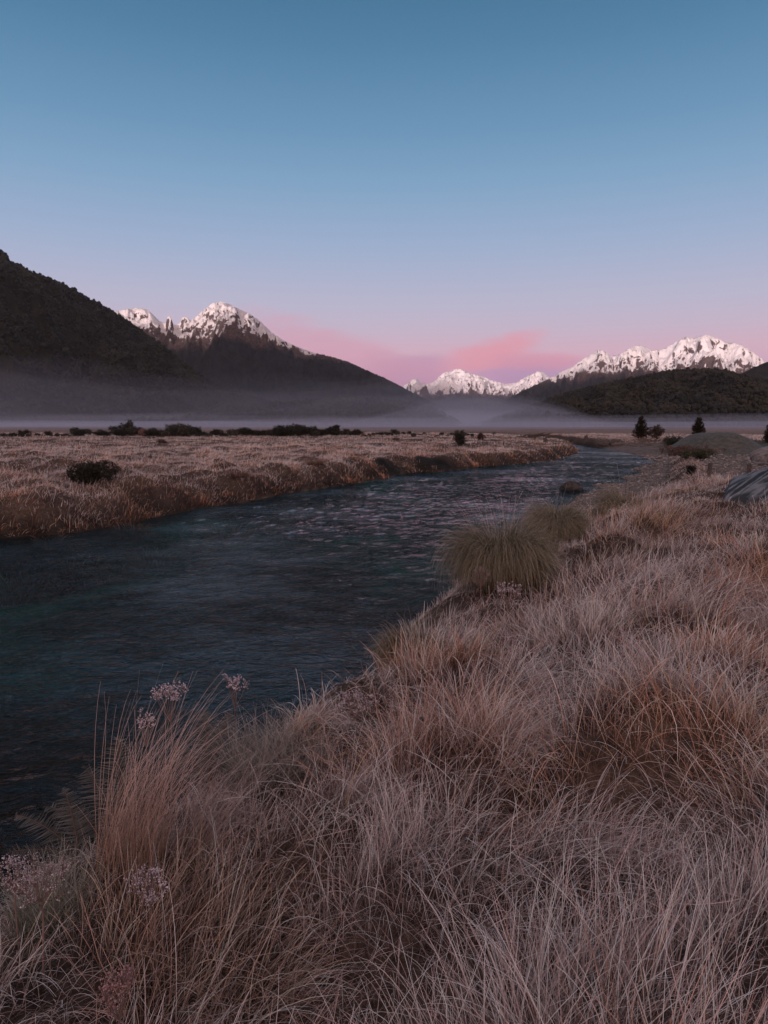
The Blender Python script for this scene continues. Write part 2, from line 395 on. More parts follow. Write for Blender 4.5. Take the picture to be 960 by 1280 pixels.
    kn = (np.where(rng.random(n) < .22, rng.normal(0, .9, n), 0), rng.uniform(.35, .8, n))
    base = np.stack([x, y, z - .02], 1)
    q = ok & (z > .0)
    return blades(base[q], L[q], w[q], az[q], ph0[q], ph1[q], rng.normal(0, .35, n)[q], cb[q], ct[q], segs, (kn[0][q], kn[1][q]))
def sel_strip(x, y): return zones(x, y)[2] > np.where(y < 18, -.7, .0)
HOL = [tuple(map(float, P(a, b, .35))) for a, b in ((492, 586), (540, 581.5), (550, 581))]
def sel_far(x, y):
    s, far, g, df, dn = zones(x, y)
    hol = np.ones(x.shape, bool)
    for hx, hy in HOL: hol &= np.hypot((x - hx), (y - hy)) > 1.15 + .4 * pnoise(x, y)
    return hol & (far & (s > .0) & (y < 160)) | hol & ((~far) & (s > .3) & (y > 93) & (y < 160))
QUAL = 1.0
near = [
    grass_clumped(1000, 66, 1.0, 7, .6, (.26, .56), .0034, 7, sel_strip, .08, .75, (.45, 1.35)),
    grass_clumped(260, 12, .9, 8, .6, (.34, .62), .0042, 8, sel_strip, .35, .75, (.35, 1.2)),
    grass_clumped(2300, 44, 1.0, 9, .7, (.12, .28), .0024, 4, sel_strip, .12, .75, (.6, 1.4), tone=.30),  # short underlayer darkened overall, painting shade between the long blades
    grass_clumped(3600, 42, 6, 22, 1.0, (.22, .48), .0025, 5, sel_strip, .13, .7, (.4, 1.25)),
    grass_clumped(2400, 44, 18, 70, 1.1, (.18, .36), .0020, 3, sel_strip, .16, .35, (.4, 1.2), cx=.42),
]
v, f, c = cat(near)
tag(link('grass', mesh_np('grass', v, f, M_BLADE, c)), 'long frosted straw grass covering the near river bank', 'grass', kind='stuff')
farg = [
    grass_clumped(6500, 42, 14, 60, 1.2, (.18, .42), .0019, 3, sel_far, .22, .72, (.3, 1.2)),
    grass_clumped(6000, 30, 50, 160, 1.0, (.2, .42), .0021, 2, sel_far, .32, .62, (.3, 1.2)),
]
v, f, c = cat(farg)
c = np.clip(c * np.array([1.75, 1.62, 1.64]), 0, .85)
tag(link('meadow_grass', mesh_np('meadow_grass', v, f, M_BLADE, c)), 'pale frosted meadow grass on the flat beyond the river', 'meadow grass', kind='stuff')
print('grass done')

# ------------------------------------------------------------------ tussocks
def tussock(name, px, py, z0, hgt, rad, n, label, olive=1.0, group='round tussocks on the near bank'):
    x, y = map(float, P(px, py, z0)); z0 = float(zfun(np.array([x]), np.array([y]))[0])
    root = empty(name, (x, y, z0))
    tag(root, label, 'tussock', group); root.scale = (.67, .67, 1.0); root.rotation_euler = (rng.uniform(-.10, .16), rng.uniform(-.05, .16), 0)
    def part(nm, n, Lm, p0, p1, cb, ct, w, rb):
        a = rng.uniform(0, 6.283, n); r = rb * np.sqrt(rng.random(n))
        base = np.stack([r * np.cos(a), r * np.sin(a), np.full(n, -.05)], 1)
        az = a + rng.normal(0, .35, n); q = rng.random(n)
        ph0 = p0[0] + (p0[1] - p0[0]) * q + rng.normal(0, .06, n); ph1 = ph0 + p1[0] + (p1[1] - p1[0]) * rng.random(n)
        L = Lm * rng.uniform(.6, 1.15, n) * (1 + .14 * np.sin(3 * a + px) + .12 * np.sin(7 * a + 2 * px)); base[:, 2] += .1 * (1 - r / rb)
        br = np.exp(rng.normal(0, .25, n))[:, None]
        v, f, c = blades(base, L, np.full(n, w), az, ph0, ph1, rng.normal(0, .4, n), cb * br, ct * br, 7)
        return link(nm, mesh_np(nm, v, f, M_BLADE, c), None, root)
    g = np.array([.070, .066, .036]); t = np.array([.32, .285, .215])
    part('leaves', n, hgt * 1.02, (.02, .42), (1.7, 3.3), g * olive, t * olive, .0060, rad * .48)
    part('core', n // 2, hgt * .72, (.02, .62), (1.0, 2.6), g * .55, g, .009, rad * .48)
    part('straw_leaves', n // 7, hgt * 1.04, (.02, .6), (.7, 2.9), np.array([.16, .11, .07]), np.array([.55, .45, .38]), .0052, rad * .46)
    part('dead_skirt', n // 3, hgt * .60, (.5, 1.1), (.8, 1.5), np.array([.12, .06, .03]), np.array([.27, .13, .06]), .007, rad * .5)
    return root
tussock('tussock', 628, 752, .95, 1.04, .82, 6500, 'largest round olive tussock at the river edge, nearest the camera')
tussock('tussock', 692, 694, 1.0, .68, .8, 4600, 'second olive tussock behind the largest one, beside the water')
tussock('tussock', 780, 655, 1.0, 1.0, .95, 4200, 'third tussock farthest along the bank, just right of the rock', 1.05)
tussock('tussock', 512, 822, 1.0, .42, .5, 2200, 'small ragged brown tussock on the bank lip left of the largest one', .85)

# upright russet tuft at the left
def tuft(name, px, py, z0, n, L, w, label, cbase, ctip, rad=.08, lean=(.15, .75), az0=.6, spread=.6):
    x, y = map(float, P(px, py, z0)); z0 = float(zfun(np.array([x]), np.array([y]))[0])
    a = rng.uniform(0, 6.28, n); r = rad * np.sqrt(rng.random(n))
    base = np.stack([r * np.cos(a), r * np.sin(a), np.full(n, -.03)], 1)
    ph0 = np.abs(rng.normal(lean[0], .12, n)); ph1 = ph0 + np.abs(rng.normal(lean[1], .35, n))
    br = np.exp(rng.normal(0, .22, n))[:, None]
    v, f, c = blades(base, L * rng.uniform(.55, 1.1, n), np.full(n, w), az0 + rng.normal(0, spread, n), ph0, ph1, rng.normal(0, .3, n), np.array(cbase) * br, np.array(ctip) * br, 8)
    o = link(name, mesh_np(name, v, f, M_BLADE, c)); o.location = (x, y, z0)
    return tag(o, label, 'grass tuft')
tuft('grass_tuft', 160, 1065, 1.1, 300, .86, .003, 'tall upright russet grass tuft standing out over the water at left', (.30, .17, .105), (.66, .50, .46), .16, (.12, .95), .5, .7)
tuft('grass_tuft', 238, 1035, 1.15, 240, .55, .0028, 'drooping pale grass tuft right of the tall russet tuft', (.26, .17, .13), (.55, .45, .43), .12, (.35, .9), .3, .6)
tuft('grass_tuft', 60, 1110, 1.1, 700, .30, .0028, 'short grey-green frosted tuft at the left edge of the bank', (.12, .12, .08), (.38, .37, .31), .14, (.35, .5), .5, 3)
tuft('grass_tuft', 345, 950, 1.15, 1500, .34, .0026, 'soft grey frosted tuft on the bank lip below the right dried flower', (.15, .13, .10), (.42, .37, .34), .28, (.45, .6), .5, 3)
tuft('grass_tuft', 625, 915, 1.3, 330, .46, .0026, 'russet grass tuft bending over in the middle of the bank', (.34, .16, .085), (.45, .30, .25), .22, (.35, 1.0), .9, .8)
tuft('grass_tuft', 945, 760, 1.35, 500, .62, .0045, 'russet grass tuft at the right edge below the dark tarpaulin', (.34, .17, .10), (.42, .26, .19), .34, (.3, .8), 1.2, 1.4)

def bank_clump():
    n = 900; a = rng.uniform(0, 6.28, n); r = .45 * np.sqrt(rng.random(n)); base = np.stack([r * np.cos(a), r * np.sin(a), np.full(n, -.05)], 1)
    br = np.exp(rng.normal(0, .35, n))[:, None]; q = rng.random(n)[:, None] < .35
    cb = np.where(q, [[.10, .05, .025]], [[.07, .045, .03]]) * br; ct = np.where(q, [[.36, .18, .10]], [[.42, .31, .28]]) * br
    v, f, c = blades(base, .62 * rng.uniform(.5, 1.2, n), np.full(n, .009), a + rng.normal(0, .5, n), rng.uniform(.05, .8, n), rng.uniform(1.2, 2.9, n), rng.normal(0, .4, n), cb, ct, 6)
    return mesh_np('grass_clump', v, f, M_BLADE, c)
protoc = [bank_clump() for _ in range(3)]
for i, (a, b_, sc_) in enumerate(((12, 662, 1.2), (48, 655, .9), (95, 650, 1.3), (140, 646, .9), (188, 638, 1.1), (236, 628, .9), (285, 620, 1.3), (338, 611, 1.0), (372, 604, 1.4), (412, 600, 1.2), (446, 594, 1.5), (514, 584, 1.6), (566, 578, 1.2), (606, 575, 1.5), (648, 571, 1.3), (688, 567, 1.6), (64, 640, .7), (160, 630, .8), (300, 600, .8), (395, 588, .9))):
    o = link('grass_clump', protoc[i % 3]); x, y = map(float, P(a, b_, .7)); o.location = (x, y, float(zfun(np.array([x]), np.array([y]))[0])); o.scale = (sc_, sc_, sc_ * .95); o.rotation_euler = (0, 0, rng.uniform(0, 6.28))
    tag(o, 'brown drooping grass clump on the far bank above the waterline', 'grass clump', 'drooping clumps along the far bank')
# ------------------------------------------------------------------ dried flower heads
def tube(p0, p1, r0, r1, sides=5):
    p0 = np.array(p0, float); p1 = np.array(p1, float); d = p1 - p0; d /= np.linalg.norm(d) + 1e-9
    a = np.cross(d, [.3, .9, .1]); a /= np.linalg.norm(a); b = np.cross(d, a)
    t = np.linspace(0, 2 * np.pi, sides, endpoint=False)
    ring = np.cos(t)[:, None] * a + np.sin(t)[:, None] * b
    v = np.concatenate([p0 + ring * r0, p1 + ring * r1]); i = np.arange(sides); j = (i + 1) % sides
    return v, np.stack([i, j, j + sides, i + sides], 1)
def poly_tube(points, radii, sides=6):
    V, Fc = [], []; off = 0
    for k in range(len(points) - 1):
        v, f = tube(points[k], points[k + 1], radii[k], radii[k + 1], sides); V.append(v); Fc.append(f + off); off += len(v)
    return np.concatenate(V), np.concatenate(Fc)
_oct = np.array([(1, 0, 0), (0, 1, 0), (-1, 0, 0), (0, -1, 0), (0, 0, 1), (0, 0, -1)], float)
_octf = np.array([(0, 1, 4), (1, 2, 4), (2, 3, 4), (3, 0, 4), (1, 0, 5), (2, 1, 5), (3, 2, 5), (0, 3, 5)])
def flower(px, py, z0, top, hw, label, col=(.76, .62, .68), nb=13, dist=None, tilt=0.0, dome=.45):
    x, y = map(float, P(px, py, z0)); z0 = float(zfun(np.array([x]), np.array([y]))[0])
    root = empty('dried_flower', (x, y, z0)); tag(root, label, 'dried flower', 'dead frosted flower heads on the near bank')
    tx, ty = tilt * top, rng.normal(0, .02)
    pth = [(0, 0, -.05), (tx * .15, ty, top * .35), (tx * .5, ty * 1.5, top * .65), (tx * .8, ty, top * .8)]
    v, f = poly_tube(pth, [.0045, .004, .0035, .003]); link('stem', mesh_np('stem', v, f, M_STEM), None, root)
    o = np.array(pth[-1]); SV, SF = [], []; off = 0; FV = []
    for i in range(nb):
        a = 2.4 * i + rng.normal(0, .35); r = hw * math.sqrt((i + .5) / nb) * rng.uniform(.7, 1.12)
        e = o + np.array([r * math.cos(a), r * math.sin(a) * .9, top * .2 + dome * (hw - r) * .6 + rng.normal(0, .022)])
        mid = o * .45 + e * .55 + np.array([0, 0, -.012])
        for (q0, q1, r0, r1) in ((o, mid, .0022, .0017), (mid, e, .0017, .0012)):
            v, f = tube(q0, q1, r0, r1, 4); SV.append(v); SF.append(f + off); off += 8
        m_ = int(rng.integers(5, 15))
        for j in range(m_):
            b_ = rng.uniform(0, 6.28); rr = hw * .26 * math.sqrt(rng.random())
            ee = e + np.array([rr * math.cos(b_), rr * math.sin(b_), rng.uniform(-.015, .035)])
            v, f = tube(e - np.array([0, 0, .012]), ee, .0011, .0009, 3); SV.append(v); SF.append(f + off); off += 6
            FV.append(ee)
    FV = np.array(FV); n = len(FV); sub = 4
    cpos = np.repeat(FV, sub, 0) + rng.normal(0, .005, (n * sub, 3)); rad = rng.uniform(.0015, .0038, n * sub)
    v = cpos[:, None] + _oct[None] * rad[:, None, None] * rng.uniform(.7, 1.3, (n * sub, 6, 1))
    f = (_octf[None] + (np.arange(n * sub) * 6)[:, None, None]).reshape(-1, 3)
    c = np.repeat(np.array(col)[None] * np.exp(rng.normal(0, .22, n * sub))[:, None], 6, 0)
    bv, bf = np.concatenate(SV), np.concatenate(SF); bf = np.concatenate([bf[:, [0, 1, 2]], bf[:, [0, 2, 3]]]); v = v.reshape(-1, 3)
    bc = np.repeat(np.array([[.22, .145, .125]]), len(bv), 0)
    link('flower_head', mesh_np('flower_head', np.concatenate([bv, v]), np.concatenate([bf, f + len(bv)]), M_FLORET, np.concatenate([bc, c])), None, root)
    return root
def fl(px_head, py_head, d, hw_px, stem, label, **kw):
    """head at pixel, at distance d metres, stem length"""
    dx, dy, dz = map(float, ray(px_head, py_head)); t = d / dy
    x, y, zt = dx * t, d, H + dz * t
    z0 = float(zfun(np.array([x]), np.array([y]))[0])
    r = flower(480, 700, 1, zt - z0, hw_px / F * d, label, **kw)
    r.location = (x, y, z0); return r
fl(206, 872, 3.9, 26, .8, 'broad pink-grey dried flower head above the tall russet tuft', tilt=.02)
fl(292, 856, 4.4, 18, .7, 'small dried flower head on a bare stem against dark water', nb=9, dome=.2)
fl(445, 880, 3.9, 29, .6, 'wide pale dried flower head low in the grass at mid bank', col=(.60, .50, .56), nb=16)
fl(634, 738, 5.8, 21, .6, 'frosty lilac dried flower head in front of the largest tussock', col=(.66, .57, .64))
fl(601, 718, 6.5, 14, .6, 'brown dried flower head against the side of the largest tussock', col=(.30, .22, .20))
fl(45, 1108, 2.25, 38, .6, 'big dull dried flower head in the lower left corner', col=(.42, .34, .36), nb=18)
fl(184, 1114, 2.3, 26, .6, 'pale dried flower head near the bottom, right of the corner one', col=(.5, .42, .46))
fl(415, 1036, 2.9, 17, .5, 'small dull dried flower head sunk in the matted grass', col=(.42, .34, .36), nb=8)
fl(358, 912, 4.7, 16, .5, 'small dried flower head on the bank lip beside the grey tuft', col=(.52, .42, .44), nb=9)
fl(527, 832, 5.4, 20, .5, 'dried flower head beside the small ragged brown tussock', col=(.50, .40, .44), nb=11)

fl(182, 905, 3.7, 13, .6, 'small lower dried flower head just left of the broad pink-grey one', nb=8)
fl(640, 802, 4.9, 13, .5, 'lone faint dried flower head in matted grass below the lilac one', col=(.55, .46, .50), nb=8)
fl(150, 1230, 1.75, 26, .4, 'reddish branching dried flower head at the bottom edge', col=(.34, .20, .20), nb=12)
fl(18, 1090, 2.5, 22, .6, 'dull dried flower head cut by the left edge behind the big one', col=(.5, .42, .45), nb=10)
fl(690, 930, 3.2, 12, .4, 'tiny grey dried flower head in the middle of the matted bank', col=(.55, .48, .52), nb=7)
# ------------------------------------------------------------------ ferns
def fern(px, py, z0, fronds, label):
    x, y = map(float, P(px, py, z0)); z0 = float(zfun(np.array([x]), np.array([y]))[0])
    root = empty('fern', (x, y, z0)); tag(root, label, 'fern', 'dark ferns hanging over the water')
    for (az, L, p0, p1) in fronds:
        V, Fc, Cc = [], [], []; off = 0
        K = 40; t = np.linspace(0, 1, K); ph = p0 + (p1 - p0) * t
        d = np.stack([np.sin(ph) * math.cos(az), np.sin(ph) * math.sin(az), np.cos(ph)], 1) * L / K
        p = np.cumsum(d, 0)
        side = np.array([-math.sin(az), math.cos(az), 0])
        for k in range(3, K - 1):
            wl = L * .22 * math.sin(math.pi * min(1, (k / K) * .9 + .12)) ** .8
            fw_ = d[k] / np.linalg.norm(d[k])
            for sg in (-1, 1):
                tip = p[k] + side * sg * wl + fw_ * wl * .35 + np.array([0, 0, rng.normal(-.01, .01)])
                a0 = p[k] - fw_ * L / K * .42; a1 = p[k] + fw_ * L / K * .42
                q = np.stack([a0, a1, tip * .85 + a1 * .15, tip]); V.append(q); Fc.append([[off, off + 1, off + 2, off + 3]]); off += 4
                cc = np.array([.115, .108, .10]) * math.exp(rng.normal(0, .2)); Cc.append(np.repeat(cc[None], 4, 0) * np.array([.7, .7, 1.3, 1.7])[:, None])
        v, f = poly_tube(list(p[::5]), list(np.linspace(.004, .0015, len(p[::5]))), 4)
        V.append(v); Fc.append(f + off); Cc.append(np.repeat([[.14, .09, .07]], len(v), 0))
        link('frond', mesh_np('frond', np.concatenate(V), np.concatenate([np.array(q) for q in Fc]), M_LEAF, np.concatenate(Cc)), None, root)
    return root
fern(150, 1030, 1.0, [(2.4, .55, .35, 1.3), (1.9, .62, .15, .9), (3.0, .5, .6, 1.5), (2.7, .45, .9, 1.7)], 'dark frosted fern left of the tall russet tuft, fronds over the river')
fern(262, 985, 1.0, [(1.9, .5, .2, .9), (1.3, .5, .2, 1.0), (2.6, .42, .5, 1.3), (.8, .4, .5, 1.2)], 'dark frosted fern behind the drooping pale tuft')
fern(100, 1065, .95, [(2.9, .42, .7, 1.5), (2.2, .40, .5, 1.3), (3.6, .35, .8, 1.6)], 'low fern nearest the left edge of the bank')

# ------------------------------------------------------------------ shrubs and trees
def foliage_mesh(name, lobes, n, leaf, c0, c1, k=.25):
    """lobes: (x,y,z,rx,ry,rz); leaves in the outer part of each lobe, clustered"""
    lob = np.array(lobes, float); wgt = lob[:, 3] * lob[:, 5]; wgt /= wgt.sum()
    ncl = max(8, n // 14)
    li = rng.choice(len(lob), ncl, p=wgt)
    dv = rng.normal(0, 1, (ncl, 3)); dv /= np.linalg.norm(dv, axis=1)[:, None]
    rr = rng.uniform(.45, 1.08, ncl) ** .6
    cc = lob[li, :3] + dv * rr[:, None] * lob[li, 3:]
    idx = np.repeat(np.arange(ncl), 14)
    p = cc[idx] + rng.normal(0, leaf * 1.1, (len(idx), 3)); p[:, 2] = np.maximum(p[:, 2], .02)
    m_ = len(p); a = rng.normal(0, 1, (m_, 3)); a /= np.linalg.norm(a, axis=1)[:, None]
    b_ = np.cross(a, rng.normal(0, 1, (m_, 3))); b_ /= np.linalg.norm(b_, axis=1)[:, None]
    s = leaf * rng.uniform(.6, 1.4, m_)[:, None]
    v = np.stack([p - a * s, p + b_ * s * .45, p + a * s, p - b_ * s * .45], 1).reshape(-1, 3)
    f = np.arange(m_ * 4).reshape(-1, 4)
    mixv = rng.random(ncl)[idx][:, None]
    c = (np.array(c0) * (1 - mixv) + np.array(c1) * mixv) * np.exp(rng.normal(0, k, m_))[:, None]
    return mesh_np(name, v, f, M_LEAF, np.repeat(c, 4, 0))
def branch_mesh(name, h, w, n=7, r=.05):
    V, Fc = [], []; off = 0
    for i in range(n):
        a = rng.uniform(0, 6.28); q = rng.uniform(.2, .9)
        pth = [(0, 0, -.15), (w * .2 * math.cos(a), w * .2 * math.sin(a), h * .3), (w * q * .7 * math.cos(a + .3), w * q * .7 * math.sin(a + .3), h * (.9 - .35 * q))]
        v, f = poly_tube(pth, [r, r * .6, r * .2], 5); V.append(v); Fc.append(f + off); off += len(v)
    return mesh_np(name, np.concatenate(V), np.concatenate(Fc), M_BARK)
def bush(name, h, w, n, leaf, c0, c1, nl=6):
    lobes = []
    for i in range(nl):
        a = rng.uniform(0, 6.28); q = rng.uniform(.0, .65) * w
        lobes.append((q * math.cos(a), q * math.sin(a), h * rng.uniform(.35, .62), w * rng.uniform(.3, .5), w * rng.uniform(.3, .5), h * rng.uniform(.28, .42)))
    root = empty(name, (0, 0, 0))
    link('branches', branch_mesh('branches', h * .8, w), None, root)
    link('crown', foliage_mesh('crown', lobes, n, leaf, c0, c1), None, root)
    return root
def copy_thing(o):
    c = o.copy(); COL.objects.link(c)
    for ch in o.children:
        d = ch.copy(); COL.objects.link(d); d.parent = c
    return c
def place(o, px, py, z0, sc=1.0, rz=None, d=None):
    if d is None: x, y = map(float, P(px, py, z0))
    else:
        dx, dy, dz = map(float, ray(px, py)); x, y = dx / dy * d, d
    z = float(zfun(np.array([x]), np.array([y]))[0])
    o.location = (x, y, z); o.scale = (sc,) * 3; o.rotation_euler = (0, 0, rng.uniform(0, 6.28) if rz is None else rz)
    return o
G0, G1 = (.040, .038, .032), (.125, .115, .10)
protos = [bush('shrub', 2.0, 1.6, 2600, .10, G0, G1, 7), bush('shrub', 1.7, 2.2, 3000, .10, G0, (.05, .055, .048), 8), bush('shrub', 2.4, 1.5, 2600, .10, G0, (.06, .058, .05), 6)]
row = []
# (pixel x, distance, scale)
for x0, x1, st, hh in ((92, 138, 5.5, .8), (142, 250, 4.6, 1.0), (252, 322, 5, .8), (326, 418, 4.8, 1.0), (424, 500, 5, .55), (505, 590, 6, .4)):
    xx = x0
    while xx < x1:
        row.append((xx, 112 + rng.uniform(-6, 22), hh * rng.uniform(.62, 1.1) * (.9 + .2 * math.sin(xx * .09)))); xx += st * rng.uniform(.75, 1.3)
for xx in (3, 14, 27, 36, 48, 60, 72, 82): row.append((xx, 108 + rng.uniform(-4, 12), rng.uniform(.32, .5)))
row = [(px, 118, s) if 158 < px < 166 else (px, d, s) for px, d, s in row]
for i, (px, d, s) in enumerate(row):
    o = protos[i] if i < 3 else copy_thing(protos[i % 3])
    place(o, px, 540, 1, s, None, d)
    tag(o, 'dark evergreen shrub in the scrub row along the far side of the meadow', 'shrub', 'scrub row behind the frosted meadow')
def solo(px, py, h, w, n, leaf, c0, c1, label, cat_='bush', name='bush', nl=6, z=1.1, d=None):
    o = bush(name, h, w, n, leaf, c0, c1, nl); place(o, px, py, z, 1.0, 0, d)
    return tag(o, label, cat_)
solo(162, 541, 3.0, 1.4, 2600, .11, G0, G1, 'tallest dark shrub standing up out of the scrub row at left')
solo(112, 602, .85, 1.05, 7000, .038, (.022, .022, .018), (.07, .065, .055), 'dark round bush in the frosted grass nearest the left edge', nl=9)
solo(276, 583, .6, .5, 2500, .035, (.05, .04, .035), (.12, .09, .08), 'small dull brown bush in the middle of the frosted meadow')
solo(420, 543, 2.0, 1.3, 2600, .09, (.022, .02, .018), (.06, .05, .045), 'dark rounded bush standing just in front of the scrub row')
solo(574, 559, 1.5, .75, 2600, .06, (.03, .032, .028), (.075, .075, .065), 'slim grey-green bush alone on the meadow above the dark bank hollow')
solo(600, 552, 1.0, .7, 1400, .06, (.05, .03, .03), (.12, .07, .07), 'small reddish bush right of the slim grey-green one')
solo(494, 552, .6, .6, 900, .05, (.07, .045, .045), (.15, .10, .10), 'low reddish bush left on the meadow above the bank')
solo(182, 546, 1.6, 1.3, 2000, .07, (.20, .11, .10), (.32, .19, .17), 'pale reddish dry bush in front of the scrub row')
solo(229, 544, 1.2, 1.4, 1800, .07, (.17, .10, .09), (.27, .17, .15), 'flat reddish dry bush right of the pale reddish one')
solo(204, 557, .7, .7, 1200, .05, (.07, .05, .04), (.14, .10, .08), 'low brown bush in the upper meadow left of centre')
solo(60, 668, .8, 1.4, 4200, .04, (.05, .03, .02), (.12, .07, .05), 'bank bush of brown matted twigs overhanging the water at left', z=.5)
solo(30, 545, 1.0, 1.6, 1500, .08, G0, (.05, .045, .04), 'low dark bush at the far left of the meadow')
# right bank
solo(866, 588, .55, .34, 2200, .03, (.018, .018, .016), (.045, .042, .036), 'small dark twiggy bush in frosted grass left of the posts')
solo(868, 567, .85, 1.2, 2400, .06, (.05, .055, .035), (.11, .11, .075), 'low olive bush on the gravel edge above the twiggy one')
solo(838, 550, 1.5, 1.6, 2600, .08, (.035, .04, .032), (.08, .085, .07), 'rounded grey-green bush between the two small conifers')
solo(822, 548, 2.0, 1.9, 2800, .09, (.05, .04, .03), (.12, .09, .07), 'brown spreading bush right of the left conifer')
solo(860, 553, 1.1, 3.2, 4200, .07, (.10, .065, .055), (.22, .15, .13), 'wide reddish-brown thicket on the rise below the right conifer', nl=12, d=66)
def conifer(px, d, h, w, label):
    root = empty('conifer', (0, 0, 0)); tag(root, label, 'conifer', 'small dark conifers across the gravel flat')
    v, f = poly_tube([(0, 0, -.2), (.02, 0, h * .5), (0, .02, h * .97)], [.11, .07, .02], 7); link('trunk', mesh_np('trunk', v, f, M_BARK), None, root)
    lobes = []
    for i in range(30):
        t = (i + .5) / 30; a = i * 2.4; r = w * (1 - t) ** .5 * (.6 if t < .06 else 1)
        lobes.append((r * .42 * math.cos(a), r * .42 * math.sin(a), h * (.04 + .93 * t), r * .62 + .05, r * .62 + .05, h * .075))
    link('crown', foliage_mesh('crown', lobes, 7000, .07, (.020, .016, .012), (.05, .04, .028)), None, root)
    place(root, px, 540, 1, 1, 0, d); return root
conifer(801, 99, 3.0, 1.25, 'left one of two small dark conifers across the gravel flat')
conifer(873, 97, 3.0, 1.1, 'right one of two small dark conifers beside the green mound')
conifer(963, 92, 2.7, 1.0, 'dark conifer cut off by the right edge of the photo')

# ------------------------------------------------------------------ stumps, driftwood, rocks
def stump(px, py, h, r, label, lean=0.1, z=1.1):
    K = 10; rings = []
    for j, t in enumerate((0, .2, .5, .8, 1.0)):
        a = np.linspace(0, 6.283, K, endpoint=False); rr = r * (1.35 - .5 * t) * (1 + .18 * np.sin(a * 3 + j) + rng.normal(0, .06, K))
        zz = h * t + (rng.uniform(-.18, .1, K) * h if t == 1 else 0)
        rings.append(np.stack([rr * np.cos(a) + lean * h * t, rr * np.sin(a), zz + 0 * a - .05], 1))
    rings.append(rings[-1] * np.array([.3, .3, .85]) + np.array([lean * h * .7, 0, 0]))
    v = np.concatenate(rings); i = np.arange(K); j2 = (i + 1) % K
    f = np.concatenate([np.stack([i + q * K, j2 + q * K, j2 + (q + 1) * K, i + (q + 1) * K], 1) for q in range(5)])
    o = link('tree_stump', mesh_np('tree_stump', v, f, M_BARK, None, True)); x, y = map(float, P(px, py, z))
    o.location = (x, y, float(zfun(np.array([x]), np.array([y]))[0])); return tag(o, label, 'tree stump', 'dark stumps on the meadow')
stump(617, 545, .75, .22, 'left dark stump on the meadow skyline, before the driftwood')
stump(682, 553, .75, .2, 'taller dark stump on the meadow right of the driftwood', -.1)
stump(732, 547, .6, .25, 'lone dark stump on the far shore left of the logs')
stump(742, 552, .5, .18, 'short reddish stump just right of the lone far shore stump', .3)
def logs(px, py, L, label, n=5, z=1.15):
    V, Fc = [], []; off = 0
    for i in range(n):
        a = rng.uniform(-.5, .5); x0 = rng.uniform(-L / 2, L / 4); l = rng.uniform(.4, .8) * L; zz = rng.uniform(.1, .4)
        pth = [(x0, rng.uniform(-.3, .3), zz), (x0 + l * .5 * math.cos(a), l * .5 * math.sin(a), zz + rng.uniform(.0, .3)), (x0 + l * math.cos(a), l * math.sin(a), zz + rng.uniform(-.1, .6))]
        v, f = poly_tube(pth, [.16, .12, .04], 6); V.append(v); Fc.append(f + off); off += len(v)
    o = link('driftwood', mesh_np('driftwood', np.concatenate(V), np.concatenate(Fc), M_BARK)); x, y = map(float, P(px, py, z))
    o.location = (x, y, float(zfun(np.array([x]), np.array([y]))[0])); return tag(o, label, 'driftwood')
logs(662, 547, 4.2, 'dark tangle of driftwood branches on the meadow point'); logs(760, 549, 3.0, 'dark logs lying on the far shore left of the conifers', 4)
def rock(px, py, z, sx, sy, sz, label, seed=0, mat=None, mir=0):
    me = bpy.data.meshes.new('rock'); import bmesh
    bm = bmesh.new(); bmesh.ops.create_icosphere(bm, subdivisions=4, radius=1)
    vv = np.array([v.co[:] for v in bm.verts]); n = fbm(vv[:, 0] * 1.1 + seed * 7, vv[:, 1] * 1.1 + vv[:, 2] * 1.7, 4)
    for v, k_ in zip(bm.verts, n):
        c_ = v.co * (1 + .35 * k_); c_.z = max(c_.z, -.4); v.co = (c_.x * sx, c_.y * sy, c_.z * sz + .05 * sz)
    bm.to_mesh(me); bm.free(); me.materials.append(mat or M_ROCK)
    o = link('rock', me); x, y = map(float, P(px, py, z)); o.location = (x, y, z - .06)
    return tag(o, label, 'rock')
rock(714, 611, .05, .5, .42, .42, 'wet dark rock standing in the shallows beyond the second tussock', 1)
rock(806, 573.5, .0, .35, .3, .12, 'flat stone at the water edge below the gravel flat', 2)
rock(956, 571, .75, 1.0, .6, .75, 'pale grey boulder at the right edge on the green field', 3, simple_mat('pale_rock', (.12, .11, .115), (.22, .20, .21), 3))
for i, (a, b_) in enumerate(((806, 596), (797, 602), (783, 607), (757, 615))):
    tag(rock(a, b_, .02, .3 + .1 * (i % 2), .25, .11, 'x', 10 + i), ('low brown stone farthest out along the muddy spit', 'low brown stone second from the far end of the muddy spit', 'low brown stone near the middle of the muddy spit', 'low brown stone at the near end of the muddy spit')[i], group='stones along the muddy spit')

